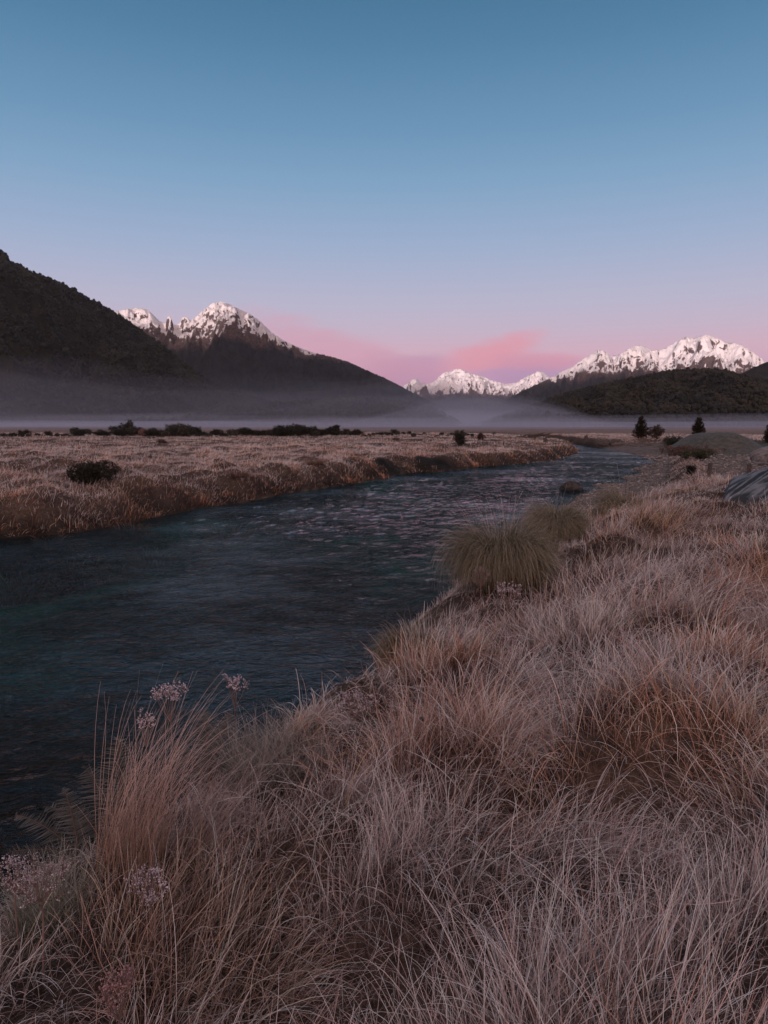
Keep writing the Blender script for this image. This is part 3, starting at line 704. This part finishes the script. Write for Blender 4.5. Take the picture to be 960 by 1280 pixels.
def pebbles():
    n = 26000; r = 24 * (75 / 24) ** rng.random(n); a = rng.uniform(.18, .52, n); x, y = r * np.sin(a), r * np.cos(a)
    z, s, far, g, band = zfun(x, y, True); k = (s > -.5) & (~far) & (g < -.3) & (band < .3) & (s < 16) & (rng.random(n) < 1 - .75 * sm(5, 14, s)); x, y, z, r = x[k], y[k], z[k], r[k]; n = len(x)
    rad = .028 * (r / 24) ** .8 * np.exp(rng.normal(0, .5, n)); rot = rng.uniform(0, 6.28, n)
    v = _oct[None] * rng.uniform(.6, 1.3, (n, 6, 1)); v = v * np.stack([rad * 1.4, rad, rad * .55], 1)[:, None]
    c, s_r = np.cos(rot)[:, None], np.sin(rot)[:, None]
    v = np.stack([v[..., 0] * c - v[..., 1] * s_r, v[..., 0] * s_r + v[..., 1] * c, v[..., 2]], -1) + np.stack([x, y, z], 1)[:, None]
    f = (_octf[None] + (np.arange(n) * 6)[:, None, None]).reshape(-1, 3)
    col = np.array([.17, .14, .13])[None] * np.exp(rng.normal(0, .5, n))[:, None]
    tag(link('gravel', mesh_np('gravel', v.reshape(-1, 3), f, M_FLORET, np.repeat(np.clip(col, .02, .5), 6, 0))), 'river gravel strewn over the flat bar by the water', 'gravel', kind='stuff')
pebbles()
# ------------------------------------------------------------------ mound, posts, tarpaulin
def mound():
    x0, y0 = map(float, P(912, 560, .7)); n = 60
    a = np.linspace(0, 2 * np.pi, n, endpoint=False); rr = np.linspace(0, 1, 26)
    A, R_ = np.meshgrid(a, rr); w = 6.4
    xx = R_ * w * np.cos(A) * (1 + .05 * np.sin(2 * A)); yy = R_ * w * 1.1 * np.sin(A)
    zz = 2.15 * (1 - sm(.22, 1.0, R_)) - .15 + .16 * fbm(xx * .6, yy * .6, 4)
    v = np.stack([xx, yy, zz], -1).reshape(-1, 3); i = np.arange(n); j = (i + 1) % n
    f = np.concatenate([np.stack([i + q * n, i + (q + 1) * n, j + (q + 1) * n, j + q * n], 1) for q in range(25)])
    o = link('mound', mesh_np('mound', v, f, simple_mat('mound_turf', (.045, .047, .042), (.095, .09, .078), 2.6), None, True)); o.location = (x0, y0 + 3, float(zfun(np.array([x0]), np.array([y0 + 3]))[0]) - .05)
    tag(o, kind='structure')
mound()
def post(px, py_top, d, h, lean, label):
    dx, dy, dz = map(float, ray(px, py_top)); t = d / dy; x, y = dx * t, d; zt = H + dz * t
    z0 = float(zfun(np.array([x]), np.array([y]))[0]); hh = zt - z0 + .15
    K = 10; a = np.linspace(0, 6.283, K, endpoint=False); rings = []
    for q, (t_, r_) in enumerate(((0, .075), (.3, .072), (.6, .07), (.97, .068), (1.0, .06), (1.0, .001))):
        rr = r_ * (1 + .06 * np.sin(a * 2 + q)); rings.append(np.stack([rr * np.cos(a) + lean * hh * t_, rr * np.sin(a), np.full(K, hh * t_ - .15) + (0.012 * np.cos(a) if t_ == 1 else 0)], 1))
    v = np.concatenate(rings); i = np.arange(K); j = (i + 1) % K
    f = np.concatenate([np.stack([i + q * K, j + q * K, j + (q + 1) * K, i + (q + 1) * K], 1) for q in range(5)])
    o = link('fence_post', mesh_np('fence_post', v, f, M_POST)); o.location = (x, y, z0)
    return tag(o, label, 'fence post', 'weathered timber posts on the right bank')
post(886.5, 578.5, 25, 1, .05, 'left weathered post standing in the frosted grass')
post(937.5, 580, 24, 1, -.02, 'right weathered post behind the dark tarpaulin')
def tarp():
    d0 = 13.6; nu, nv = 220, 150
    dx, dy, dz = map(float, ray(903, 640)); x0 = dx / dy * d0
    u = np.linspace(0, 1, nu); v = np.linspace(0, 1, nv); U, V = np.meshgrid(u, v)
    wdt, dep = 3.6, 3.4
    # ridge line along x (rising to the right), cloth falling toward camera and away
    prof = np.clip(1 - np.abs(V - .6) / .6 * np.where(V < .6, 1, 1.5), 0, 1) ** .8
    rise = sm(-.01, .035, U) * (.56 + .40 * np.clip(U / .4, 0, 1) ** .8)
    prof = np.clip(1 - np.abs(V - .55) / .55, 0, 1) ** .42
    hgt = .98 * rise * prof
    fold = ridged(U * 2.2 + V * 2.6, V * 15 - U * 17.0, 3) - .5
    z = hgt + .11 * fold * rise * sm(0, .3, prof) + .02 * fbm(U * 14, V * 14, 3)
    x = x0 - .5 + .52 * dep * V + wdt * U + .12 * fold - .25 * (1 - prof) * (1 - U); y = d0 - 1.0 + dep * V + .05 * fold
    zg = zfun(x.ravel(), y.ravel()).reshape(x.shape)
    zz = 1.12 + .2 * sm(0, .4, V) + z; zz = np.where((prof < .02) | (U < .005), zg - .02, zz)
    vv = np.stack([x, y, zz], -1).reshape(-1, 3); nf = len(vv)
    f = grid_faces(nv, nu)
    bot = vv.copy(); bot[:, 2] -= .02
    vv = np.concatenate([vv, bot]); fb = f[:, ::-1] + nf
    m, nt, ns, lk = mat_new('frosted_tarpaulin')
    out = N(nt, 'ShaderNodeOutputMaterial'); b = N(nt, 'ShaderNodeBsdfPrincipled'); geo = N(nt, 'ShaderNodeNewGeometry')
    sepn = N(nt, 'ShaderNodeSeparateXYZ'); lk.new(geo.outputs['Normal'], sepn.inputs[0])
    nn = noise_n(nt, geo.outputs['Position'], 9, 6, .7)
    at = N(nt, 'ShaderNodeAttribute', attribute_name='tint'); fr_ = math_n(nt, 'ADD', math_n(nt, 'MULTIPLY', at.outputs['Fac'], .75), math_n(nt, 'MULTIPLY', nn, .45))
    lk.new(mixc(nt, mapr(nt, fr_, .42, .85), (.010, .012, .014), (.16, .175, .20)), b.inputs['Base Color']); b.inputs['Roughness'].default_value = .6
    bp = N(nt, 'ShaderNodeBump'); bp.inputs['Strength'].default_value = .5; bp.inputs['Distance'].default_value = .04; lk.new(nn, bp.inputs['Height']); lk.new(bp.outputs[0], b.inputs['Normal'])
    lk.new(b.outputs[0], out.inputs['Surface'])
    fc_ = np.clip(fold.ravel() + .5 + .15 * fbm(U.ravel() * 6, V.ravel() * 30, 3), 0, 1); fc_ = np.repeat(np.concatenate([fc_, fc_])[:, None], 3, 1)
    o = link('tarpaulin', mesh_np('tarpaulin', vv, np.concatenate([f, fb]), m, fc_, True))
    tag(o, 'frosted dark blue-grey tarpaulin draped over a heap at the right edge', 'tarpaulin')
tarp()

# ------------------------------------------------------------------ mountains and hills
def crest_curve(lst, az):
    a = np.array(lst, float); A = np.arctan2((a[:, 0] - CX), F / math.cos(PITCH) * 1.0 )
    dx, dy, dz = ray(a[:, 0], a[:, 1]); A = np.arctan2(dx, dy); T = dz / np.hypot(dx, dy)
    return np.interp(az, A, T)
def mountain(name, lst, dist, front, back, nc, nr, mat, amp, scale, seed, rough_px=1.2, jag=.0, px0=None, px1=None, colfn=None, crestw=.42):
    a = np.array(lst, float); px0 = a[0, 0]; px1 = a[-1, 0]
    dx0, dy0, _ = ray([px0, px1], [500, 500]); az = np.linspace(math.atan2(dx0[0], dy0[0]), math.atan2(dx0[1], dy0[1]), nc)
    T = crest_curve(lst, az)
    T = T + (fbm(az * 260 + seed, az * 0 + seed, 4)) * rough_px / F
    tt = np.linspace(0, 1, nr)                      # 0 front foot, crest at .72, back foot 1
    tc = .74
    wob = fbm(az * 9 + seed, az * 0 + 3.1, 3) * .25 * front + ridged(az * 22 + seed, az * 0, 2) * .12 * front
    rc = dist + wob - wob.mean()
    Rr = np.where(tt[:, None] < tc, (dist - front) + (rc - dist + front)[None] * (tt[:, None] / tc), rc[None] + back * ((tt[:, None] - tc) / (1 - tc)))
    Xm = Rr * np.sin(az)[None]; Ym = Rr * np.cos(az)[None]
    sh = np.where(tt < tc, (tt / tc) ** 1.25, 1 - sm(tc, 1.0, tt)); 
    Hc = np.maximum(T, -.002) * rc + (H if True else 0)
    base = sh[:, None] * Hc[None]
    rn = ridged(Xm / scale + seed, Ym / scale - seed, 6) - .55
    rn = rn + .42 * (ridged(Xm / scale * 3.3 + seed, Ym / scale * 3.3, 4) - .5)
    env = np.sin(np.pi * np.clip(sh, 0, 1) ** .8)[:, None] * .9 + crestw * sh[:, None]
    Zm = base + rn * amp * env * sm(0, .5, Hc / Hc.max())[None]
    # keep the outline as designed (smoothly varying correction)
    for _ in range(3):
        el = ((Zm - H) / Rr).max(0); corr = (T * 1.0 + .0) / np.maximum(el, 1e-4)
        ker = np.hanning(9); ker /= ker.sum(); corr = np.convolve(np.pad(np.clip(corr, .6, 1.6), 4, 'edge'), ker, 'valid')
        Zm = (Zm - H) * np.where(Zm > H, corr[None], 1) + H
    Zm = Zm * sm(-.0, .06, tt)[:, None] - 6 * (1 - sm(0, .06, tt))[:, None]
    Zm[-1] = -10
    v = np.stack([Xm, Ym, Zm], -1).reshape(-1, 3)
    o = link(name, mesh_np(name, v, grid_faces(nr, nc), mat, None, True)); tag(o, kind='structure')
    return Xm, Ym, Zm, o
def mountain_mat(name, snowline, soft, rock=((.075, .052, .052), (.16, .115, .11)), veg=(.022, .024, .026), sc=.012, bare=.0):
    m, nt, ns, lk = mat_new(name)
    out = N(nt, 'ShaderNodeOutputMaterial'); b = N(nt, 'ShaderNodeBsdfPrincipled'); geo = N(nt, 'ShaderNodeNewGeometry')
    pos = geo.outputs['Position']; sp = N(nt, 'ShaderNodeSeparateXYZ'); lk.new(pos, sp.inputs[0]); sn = N(nt, 'ShaderNodeSeparateXYZ'); lk.new(geo.outputs['Normal'], sn.inputs[0])
    n1 = noise_n(nt, pos, sc, 8, .68, .6); n2 = noise_n(nt, pos, sc * .3, 5, .6); n3 = noise_n(nt, pos, sc * 4, 6, .7)
    alt = math_n(nt, 'ADD', sp.outputs['Z'], math_n(nt, 'MULTIPLY', math_n(nt, 'SUBTRACT', n2, .5), soft * 2.2))
    alt = math_n(nt, 'ADD', alt, math_n(nt, 'MULTIPLY', math_n(nt, 'SUBTRACT', n3, .5), soft * .9))
    line = mapr(nt, alt, snowline - soft * .15, snowline + soft * .15)
    slope = math_n(nt, 'ADD', sn.outputs['Z'], math_n(nt, 'MULTIPLY', math_n(nt, 'SUBTRACT', n1, .5), 1.5))
    slope = math_n(nt, 'ADD', slope, math_n(nt, 'MULTIPLY', math_n(nt, 'SUBTRACT', n3, .5), .35))
    hi = mapr(nt, alt, snowline, snowline + soft * 1.6, .10, -.08)
    cov = mapr(nt, math_n(nt, 'SUBTRACT', slope, math_n(nt, 'ADD', hi, bare)), .47, .56)
    snow = math_n(nt, 'MULTIPLY', line, cov)
    rk = mixc(nt, mapr(nt, n3, .35, .65), rock[0], rock[1])
    low = mapr(nt, alt, snowline - soft * .9, snowline - soft * .05)
    ground = mixc(nt, low, mixc(nt, mapr(nt, n1, .4, .6), veg, tuple(q * 1.6 for q in veg)), rk)
    lk.new(mixc(nt, snow, ground, (.84, .80, .82)), b.inputs['Base Color']); b.inputs['Roughness'].default_value = .9; b.inputs['Specular IOR Level'].default_value = .1
    bp = N(nt, 'ShaderNodeBump'); bp.inputs['Strength'].default_value = 1.0; bp.inputs['Distance'].default_value = 28; lk.new(math_n(nt, 'ADD', n1, math_n(nt, 'MULTIPLY', n3, .35)), bp.inputs['Height']); lk.new(bp.outputs[0], b.inputs['Normal'])
    lk.new(b.outputs[0], out.inputs['Surface'])
    return m
M_MT_L = mountain_mat('snow_mountain_near', 610, 110, sc=.016, bare=-.02)
M_MT_R = mountain_mat('snow_mountain_right', 545, 120, sc=.013, bare=-.13)
M_MT_C = mountain_mat('snow_mountain_centre', 540, 120, sc=.011, bare=-.13)
mountain('mountain', [(-60, 440), (60, 410), (120, 397), (148, 388), (160, 386), (172, 385), (183, 386), (190, 392), (199, 401), (207, 404), (210, 395), (213, 395), (217, 406), (224, 405), (228, 396), (233, 396), (238, 401), (246, 395), (256, 386), (266, 379), (276, 377), (286, 380), (298, 386), (312, 392), (326, 402), (340, 416), (352, 424), (368, 432), (392, 441), (412, 445), (435, 452), (462, 464), (480, 472), (500, 482), (520, 493), (545, 505), (575, 520), (600, 530), (640, 534)],
         6000, 2600, 1500, 760, 300, M_MT_L, 330, 620, 3.3, 1.3)
mountain('mountain', [(380, 530), (460, 505), (490, 492), (508, 480), (516, 474), (521, 473), (526, 479), (536, 480), (546, 474), (553, 466), (562, 464), (570, 461), (577, 461), (586, 466), (596, 469), (604, 471), (614, 475), (624, 478), (632, 480), (646, 478), (655, 472), (664, 468), (672, 464), (679, 465), (690, 474), (720, 490), (800, 500), (900, 530)],
         14000, 4200, 2500, 640, 260, M_MT_C, 520, 1100, 8.8, 1.0)
mountain('mountain', [(560, 533), (600, 521), (625, 505), (650, 490), (672, 480), (690, 471), (703, 464), (715, 459), (727, 450), (738, 443), (748, 437), (754, 438), (764, 445), (774, 443), (784, 437), (794, 432), (802, 431), (812, 436), (820, 438), (828, 437), (838, 431), (848, 425), (858, 421), (866, 423), (874, 421), (880, 418), (887, 419), (897, 423), (908, 428), (918, 428), (928, 431), (938, 438), (950, 447), (962, 456), (1000, 460), (1060, 440), (1200, 430), (1300, 470)],
         9000, 3000, 2000, 860, 320, M_MT_R, 420, 800, 14.2, 1.2)
# forested hills
m, nt, ns, lk = mat_new('forest_floor')
out = N(nt, 'ShaderNodeOutputMaterial'); b = N(nt, 'ShaderNodeBsdfPrincipled'); geo = N(nt, 'ShaderNodeNewGeometry')
f1 = noise_n(nt, geo.outputs['Position'], .02, 6, .7)
lk.new(mixc(nt, mapr(nt, f1, .35, .65), (.014, .015, .012), (.035, .033, .024)), b.inputs['Base Color']); b.inputs['Roughness'].default_value = 1; b.inputs['Specular IOR Level'].default_value = 0
lk.new(b.outputs[0], out.inputs['Surface']); M_FOREST = m
def crowns(name, hill, spacing, size, label, c0, c1, upto=.86, tmin=.02):
    Xm, Ym, Zm, _ = hill; nr, nc = Xm.shape
    area = 0
    i = rng.integers
    # cell areas for even spacing
    ax = np.hypot(Xm[:-1, 1:] - Xm[:-1, :-1], Ym[:-1, 1:] - Ym[:-1, :-1]); ay = np.hypot(Xm[1:, :-1] - Xm[:-1, :-1], Ym[1:, :-1] - Ym[:-1, :-1])
    ar = ax * ay; r0 = int(nr * tmin); r1 = int(nr * upto); ar[:r0] = 0; ar[r1:] = 0
    vis = ar.ravel(); n = int(vis.sum() / spacing ** 2); pick = rng.choice(len(vis), n, p=vis / vis.sum())
    rr, cc = np.divmod(pick, nc - 1); fr, fc_ = rng.random(n), rng.random(n)
    def lerp(A): return (A[rr, cc] * (1 - fr) + A[rr + 1, cc] * fr) * (1 - fc_) + (A[rr, cc + 1] * (1 - fr) + A[rr + 1, cc + 1] * fr) * fc_
    p = np.stack([lerp(Xm), lerp(Ym), lerp(Zm)], 1); p = p[p[:, 2] > .5]; n = len(p)
    K = 5; a = np.linspace(0, 6.283, K, endpoint=False)
    rad = size * np.exp(rng.normal(0, .28, n)); hh = rad * rng.uniform(1.4, 2.4, n)
    rot = rng.uniform(0, 6.28, n)
    rings = []
    for (q, zr) in ((.75, .15), (1.0, .5), (.62, .82)):
        jr = rng.uniform(.7, 1.25, (n, K)); an = a[None] + rot[:, None]
        rings.append(np.stack([p[:, 0, None] + rad[:, None] * q * jr * np.cos(an), p[:, 1, None] + rad[:, None] * q * jr * np.sin(an), p[:, 2, None] + hh[:, None] * (zr + rng.normal(0, .07, (n, K)))], -1))
    tip = np.stack([p[:, 0], p[:, 1], p[:, 2] + hh], -1)[:, None]
    v = np.concatenate(rings + [tip], 1); nv = 3 * K + 1
    fl_ = []
    for q in range(2):
        for k_ in range(K):
            k2 = (k_ + 1) % K; fl_ += [(q * K + k_, q * K + k2, (q + 1) * K + k2), (q * K + k_, (q + 1) * K + k2, (q + 1) * K + k_)]
    for k_ in range(K): fl_.append((2 * K + k_, 2 * K + (k_ + 1) % K, 3 * K))
    f = (np.array(fl_)[None] + (np.arange(n) * nv)[:, None, None]).reshape(-1, 3)
    pc = sm(-.35, .4, fbm(p[:, 0] / 130, p[:, 1] / 130, 4)) * .8 + .3 * rng.random(n)
    c = (np.array(c0)[None] * (1 - pc[:, None]) + np.array(c1)[None] * pc[:, None]) * np.exp(rng.normal(0, .22, n))[:, None]
    o = link(name, mesh_np(name, v.reshape(-1, 3), f, M_FLORET, np.repeat(c, nv, 0)))
    tag(o, label, 'forest', kind='stuff'); print(name, n); return o
hl = mountain('hill', [(-260, 215), (-120, 275), (-40, 305), (-8, 314), (2, 315), (8, 318), (14, 328), (26, 334), (45, 342), (62, 349), (80, 357), (98, 367), (118, 377), (136, 388), (152, 397), (172, 411), (190, 423), (205, 434), (222, 448), (240, 462), (262, 476), (300, 492), (350, 506), (430, 522), (500, 532)],
              2900, 1500, 800, 420, 260, M_FOREST, 230, 560, 21.0, .8)
crowns('forest', hl, 7.8, 3.5, 'dark beech forest covering the steep hill at the left', (.003, .005, .005), (.024, .025, .017))
hr = mountain('hill', [(600, 533), (640, 517), (670, 506), (700, 495), (725, 488), (760, 480), (790, 474), (820, 468), (850, 464), (880, 463), (905, 465), (930, 471), (960, 477), (1020, 480), (1150, 490)],
              2100, 1200, 600, 300, 200, M_FOREST, 45, 260, 33.0, .8)
crowns('forest', hr, 5.2, 2.4, 'dark forest covering the low hill on the right below the snow', (.004, .005, .004), (.034, .029, .016))
hr2 = mountain('hill', [(860, 490), (900, 478), (925, 468), (942, 459), (960, 452), (1000, 440), (1100, 420), (1200, 430)], 5000, 1500, 900, 160, 120, M_FOREST, 90, 420, 41.0, .8)
lo = mountain('hill', [(150, 533), (260, 516), (360, 507), (430, 500), (480, 503), (520, 508), (545, 516), (560, 525), (575, 534)], 1500, 500, 400, 240, 120, M_FOREST, 12, 150, 51.0, .6)
crowns('forest', lo, 7, 3.2, 'misty low wooded rise in front of the middle slopes', (.012, .014, .012), (.036, .034, .026))

# unseen ridge added behind the photographer to keep the valley in shade
bx = np.linspace(-16000, 16000, 220); by = np.linspace(-10500, -6500, 30); A, B = np.meshgrid(bx, by)
zr = (920 + 160 * fbm(A / 2600, B / 2600 + 4, 4)) * np.sin(np.pi * (B + 10500) / 4000) ** .8 - 5
tag(link('hill', mesh_np('hill', np.stack([A, B, zr], -1).reshape(-1, 3), grid_faces(30, 220), M_FOREST, None, True)), kind='structure')
# ------------------------------------------------------------------ haze and mist
def vol_mat(name, dens, col, aniso=0.2):
    m, nt, ns, lk = mat_new(name); out = N(nt, 'ShaderNodeOutputMaterial'); v = N(nt, 'ShaderNodeVolumePrincipled')
    v.inputs['Color'].default_value = (*col, 1); v.inputs['Density'].default_value = dens; v.inputs['Anisotropy'].default_value = aniso
    lk.new(v.outputs[0], out.inputs['Volume'])
    try: m.cycles.homogeneous_volume = True
    except Exception: pass
    return m
def box(name, x0, x1, y0, y1, z0, z1, mat):
    v = np.array([(x, y, z) for z in (z0, z1) for y in (y0, y1) for x in (x0, x1)], float)
    f = np.array([(0, 2, 3, 1), (4, 5, 7, 6), (0, 1, 5, 4), (2, 6, 7, 3), (0, 4, 6, 2), (1, 3, 7, 5)])
    return link(name, mesh_np(name, v, f, mat))
tag(box('haze', -22000, 22000, -12000, 24000, -30, 2300, vol_mat('haze_air', 1.5e-5, (.9, .86, .97))), 'thin blue air haze over the whole valley', 'haze', kind='stuff')
def mist(name, y0, y1, top, dens, seed, label, xw=6000, skew=0.0):
    nu, nv = 200, 120; xs = np.linspace(-xw, xw, nu); ys = y0 + (y1 - y0) * np.linspace(0, 1, nv) ** 1.6
    A, B = np.meshgrid(xs, ys); k_ = sm(0, .07, (B - y0) / (y1 - y0)) * (1 - sm(.9, 1, (B - y0) / (y1 - y0))) * (1 - sm(.05 if skew else .9, 1, np.abs(A) / xw))
    skx = skew * B
    if skew: A = A / xw * B * .25
    if skew == 0 and top > 8: k_ = k_ * (1 - .97 * sm(.05, .42, A / np.maximum(B, 1))) * (.42 + .75 * sm(-.25, .35, fbm(A / 900 + 2 * seed, B / 700, 3)))
    zt = -1.5 + (top * (1 + .95 * fbm(A / 380 + seed, B / 300, 4)) + 1.5) * k_
    zb = np.full_like(zt, -2.0); v = np.concatenate([np.stack([A + skx, B, zt], -1).reshape(-1, 3), np.stack([A + skx, B, zb], -1).reshape(-1, 3)])
    f = grid_faces(nv, nu); n = nu * nv
    e = []
    top_i = np.arange(nu); 
    for r_ in (top_i, top_i[::-1] + (nv - 1) * nu):
        e.append(np.stack([r_[:-1] , r_[:-1] + n, r_[1:] + n, r_[1:]], 1))
    si = np.arange(nv) * nu
    for r_ in (si[::-1], si + nu - 1):
        e.append(np.stack([r_[:-1], r_[:-1] + n, r_[1:] + n, r_[1:]], 1))
    o = link(name, mesh_np(name, v, np.concatenate([f, f[:, ::-1] + n] + e), vol_mat('mist_air', dens, (.70, .71, .84)))); tag(o, label, 'mist', kind='stuff')
mist('mist', 130, 4200, 18, 3.6e-4, 1, 'lowest dense layer of mist lying on the valley floor')
mist('mist', 118, 3000, 6, 1.5e-3, 3, 'knee-high veil of mist just beyond the frosted meadow')
mist('mist', 420, 4500, 52, 4.2e-4, 5, 'middle layer of valley mist before the dark hills')
mist('mist', 900, 5200, 105, .5e-4, 9, 'thin upper layer of mist against the mountain feet')

mist('mist', 330, 5200, 36, 6e-4, 13, 'pale bank of mist lying in the middle of the valley mouth', 620, .13)
# ------------------------------------------------------------------ world: dusk sky
W = bpy.data.worlds.new('World'); S.world = W; W.use_nodes = True
nt = W.node_tree; nt.nodes.clear(); lk = nt.links
out = N(nt, 'ShaderNodeOutputWorld'); bg = N(nt, 'ShaderNodeBackground'); tc = N(nt, 'ShaderNodeTexCoord')
sp = N(nt, 'ShaderNodeSeparateXYZ'); lk.new(tc.outputs['Generated'], sp.inputs[0])
el = math_n(nt, 'ARCSINE', sp.outputs['Z']); az = math_n(nt, 'ARCTAN2', sp.outputs['X'], sp.outputs['Y'])
def lin(c): return tuple(((q / 255 + .055) / 1.055) ** 2.4 if q > 10 else q / 255 / 12.92 for q in c)
def ramp(fac, stops):
    r = nt.nodes.new('ShaderNodeValToRGB'); lk.new(fac, r.inputs[0]); cr = r.color_ramp; cr.interpolation = 'LINEAR'
    while len(cr.elements) < len(stops): cr.elements.new(.5)
    for e, (p, c) in zip(cr.elements, stops): e.position = p; e.color = (*lin(c), 1)
    return r.outputs[0]
fe = math_n(nt, 'DIVIDE', el, math.pi / 2, clamp=True)
D = 90.0
front_c = ramp(fe, [(0, (185, 140, 170)), (2.5 / D, (206, 160, 188)), (5.4 / D, (222, 180, 198)), (7.3 / D, (204, 186, 207)), (9.3 / D, (188, 187, 211)), (13.5 / D, (156, 178, 209)), (17.9 / D, (124, 164, 199)), (21.5 / D, (100, 148, 184)), (26.3 / D, (74, 127, 165)), (31 / D, (52, 108, 143)), (42 / D, (58, 104, 136)), (62 / D, (178, 158, 160)), (1, (218, 184, 176))])  # overhead stops, out of frame, brightened as added top light for the grass
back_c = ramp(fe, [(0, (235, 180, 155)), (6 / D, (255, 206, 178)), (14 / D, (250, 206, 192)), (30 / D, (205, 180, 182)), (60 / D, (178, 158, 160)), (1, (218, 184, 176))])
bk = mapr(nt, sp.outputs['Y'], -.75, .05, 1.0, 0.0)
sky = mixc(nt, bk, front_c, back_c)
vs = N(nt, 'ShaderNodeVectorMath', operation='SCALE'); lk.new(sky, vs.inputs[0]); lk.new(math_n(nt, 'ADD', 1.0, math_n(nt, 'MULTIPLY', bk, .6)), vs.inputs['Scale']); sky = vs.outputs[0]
# thin pink clouds low over the ridge
cv = N(nt, 'ShaderNodeCombineXYZ'); lk.new(az, cv.inputs[0]); lk.new(math_n(nt, 'MULTIPLY', el, 3.2), cv.inputs[1])
wn = noise_n(nt, cv.outputs[0], 9, 5, .55); wn2 = noise_n(nt, cv.outputs[0], 26, 4, .6)
def cloud(px, py, ax_, ay_, slope, c, amt, sky, lo=-.2, hi=1.7):
    a0 = math.atan((px - 480) / F); e0 = math.radians(0) + math.atan((HOR - py) / F)
    da = math_n(nt, 'SUBTRACT', az, a0); de = math_n(nt, 'SUBTRACT', math_n(nt, 'SUBTRACT', el, e0), math_n(nt, 'MULTIPLY', da, slope))
    de = math_n(nt, 'ADD', de, math_n(nt, 'MULTIPLY', math_n(nt, 'SUBTRACT', wn, .5), ay_ / F * 1.6))
    q = math_n(nt, 'ADD', math_n(nt, 'POWER', math_n(nt, 'ABSOLUTE', math_n(nt, 'DIVIDE', da, ax_ / F)), 2.0), math_n(nt, 'POWER', math_n(nt, 'ABSOLUTE', math_n(nt, 'DIVIDE', de, ay_ / F)), 2.0))
    q = math_n(nt, 'ADD', q, math_n(nt, 'MULTIPLY', math_n(nt, 'SUBTRACT', wn2, .5), 1.1))
    return mixc(nt, mapr(nt, q, hi, lo, 0, amt), sky, tuple(lin(c)))
sky = cloud(512, 466, 62, 22, -.05, (186, 140, 178), .8, sky)
sky = cloud(648, 472, 75, 20, .0, (178, 138, 184), .8, sky)
sky = cloud(425, 442, 120, 26, -.28, (222, 156, 178), .6, sky)
sky = cloud(560, 470, 90, 24, .05, (214, 156, 182), .35, sky)
sky = cloud(610, 444, 62, 19, .30, (236, 154, 170), .85, sky, -.1, 1.55)
sky = cloud(668, 455, 60, 11, -.04, (226, 148, 170), .75, sky)
sky = cloud(975, 448, 16, 5, .0, (226, 140, 160), .4, sky)
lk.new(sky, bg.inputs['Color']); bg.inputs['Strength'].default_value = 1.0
nis = N(nt, 'ShaderNodeTexSky'); nis.sky_type = 'NISHITA'; nis.sun_disc = False; nis.sun_elevation = math.radians(1.2); nis.sun_rotation = math.radians(198)
bg2 = N(nt, 'ShaderNodeBackground'); lk.new(nis.outputs[0], bg2.inputs['Color']); bg2.inputs['Strength'].default_value = .006
ad = N(nt, 'ShaderNodeAddShader'); lk.new(bg.outputs[0], ad.inputs[0]); lk.new(bg2.outputs[0], ad.inputs[1]); lk.new(ad.outputs[0], out.inputs['Surface'])
sun = bpy.data.lights.new('sun', 'SUN'); sun.energy = 4.8; sun.angle = math.radians(2); sun.color = (1, .80, .76)
so = bpy.data.objects.new('sun', sun); COL.objects.link(so); so.rotation_euler = (math.radians(88.8), 0, math.radians(-18))

S.view_settings.view_transform = 'Standard'; S.view_settings.look = 'None'; S.view_settings.exposure = 0; S.view_settings.gamma = 1
cy = S.cycles
cy.max_bounces = 5; cy.diffuse_bounces = 3; cy.glossy_bounces = 2; cy.transparent_max_bounces = 8; cy.volume_bounces = 1; cy.use_denoising = True
cy.caustics_reflective = False; cy.caustics_refractive = False
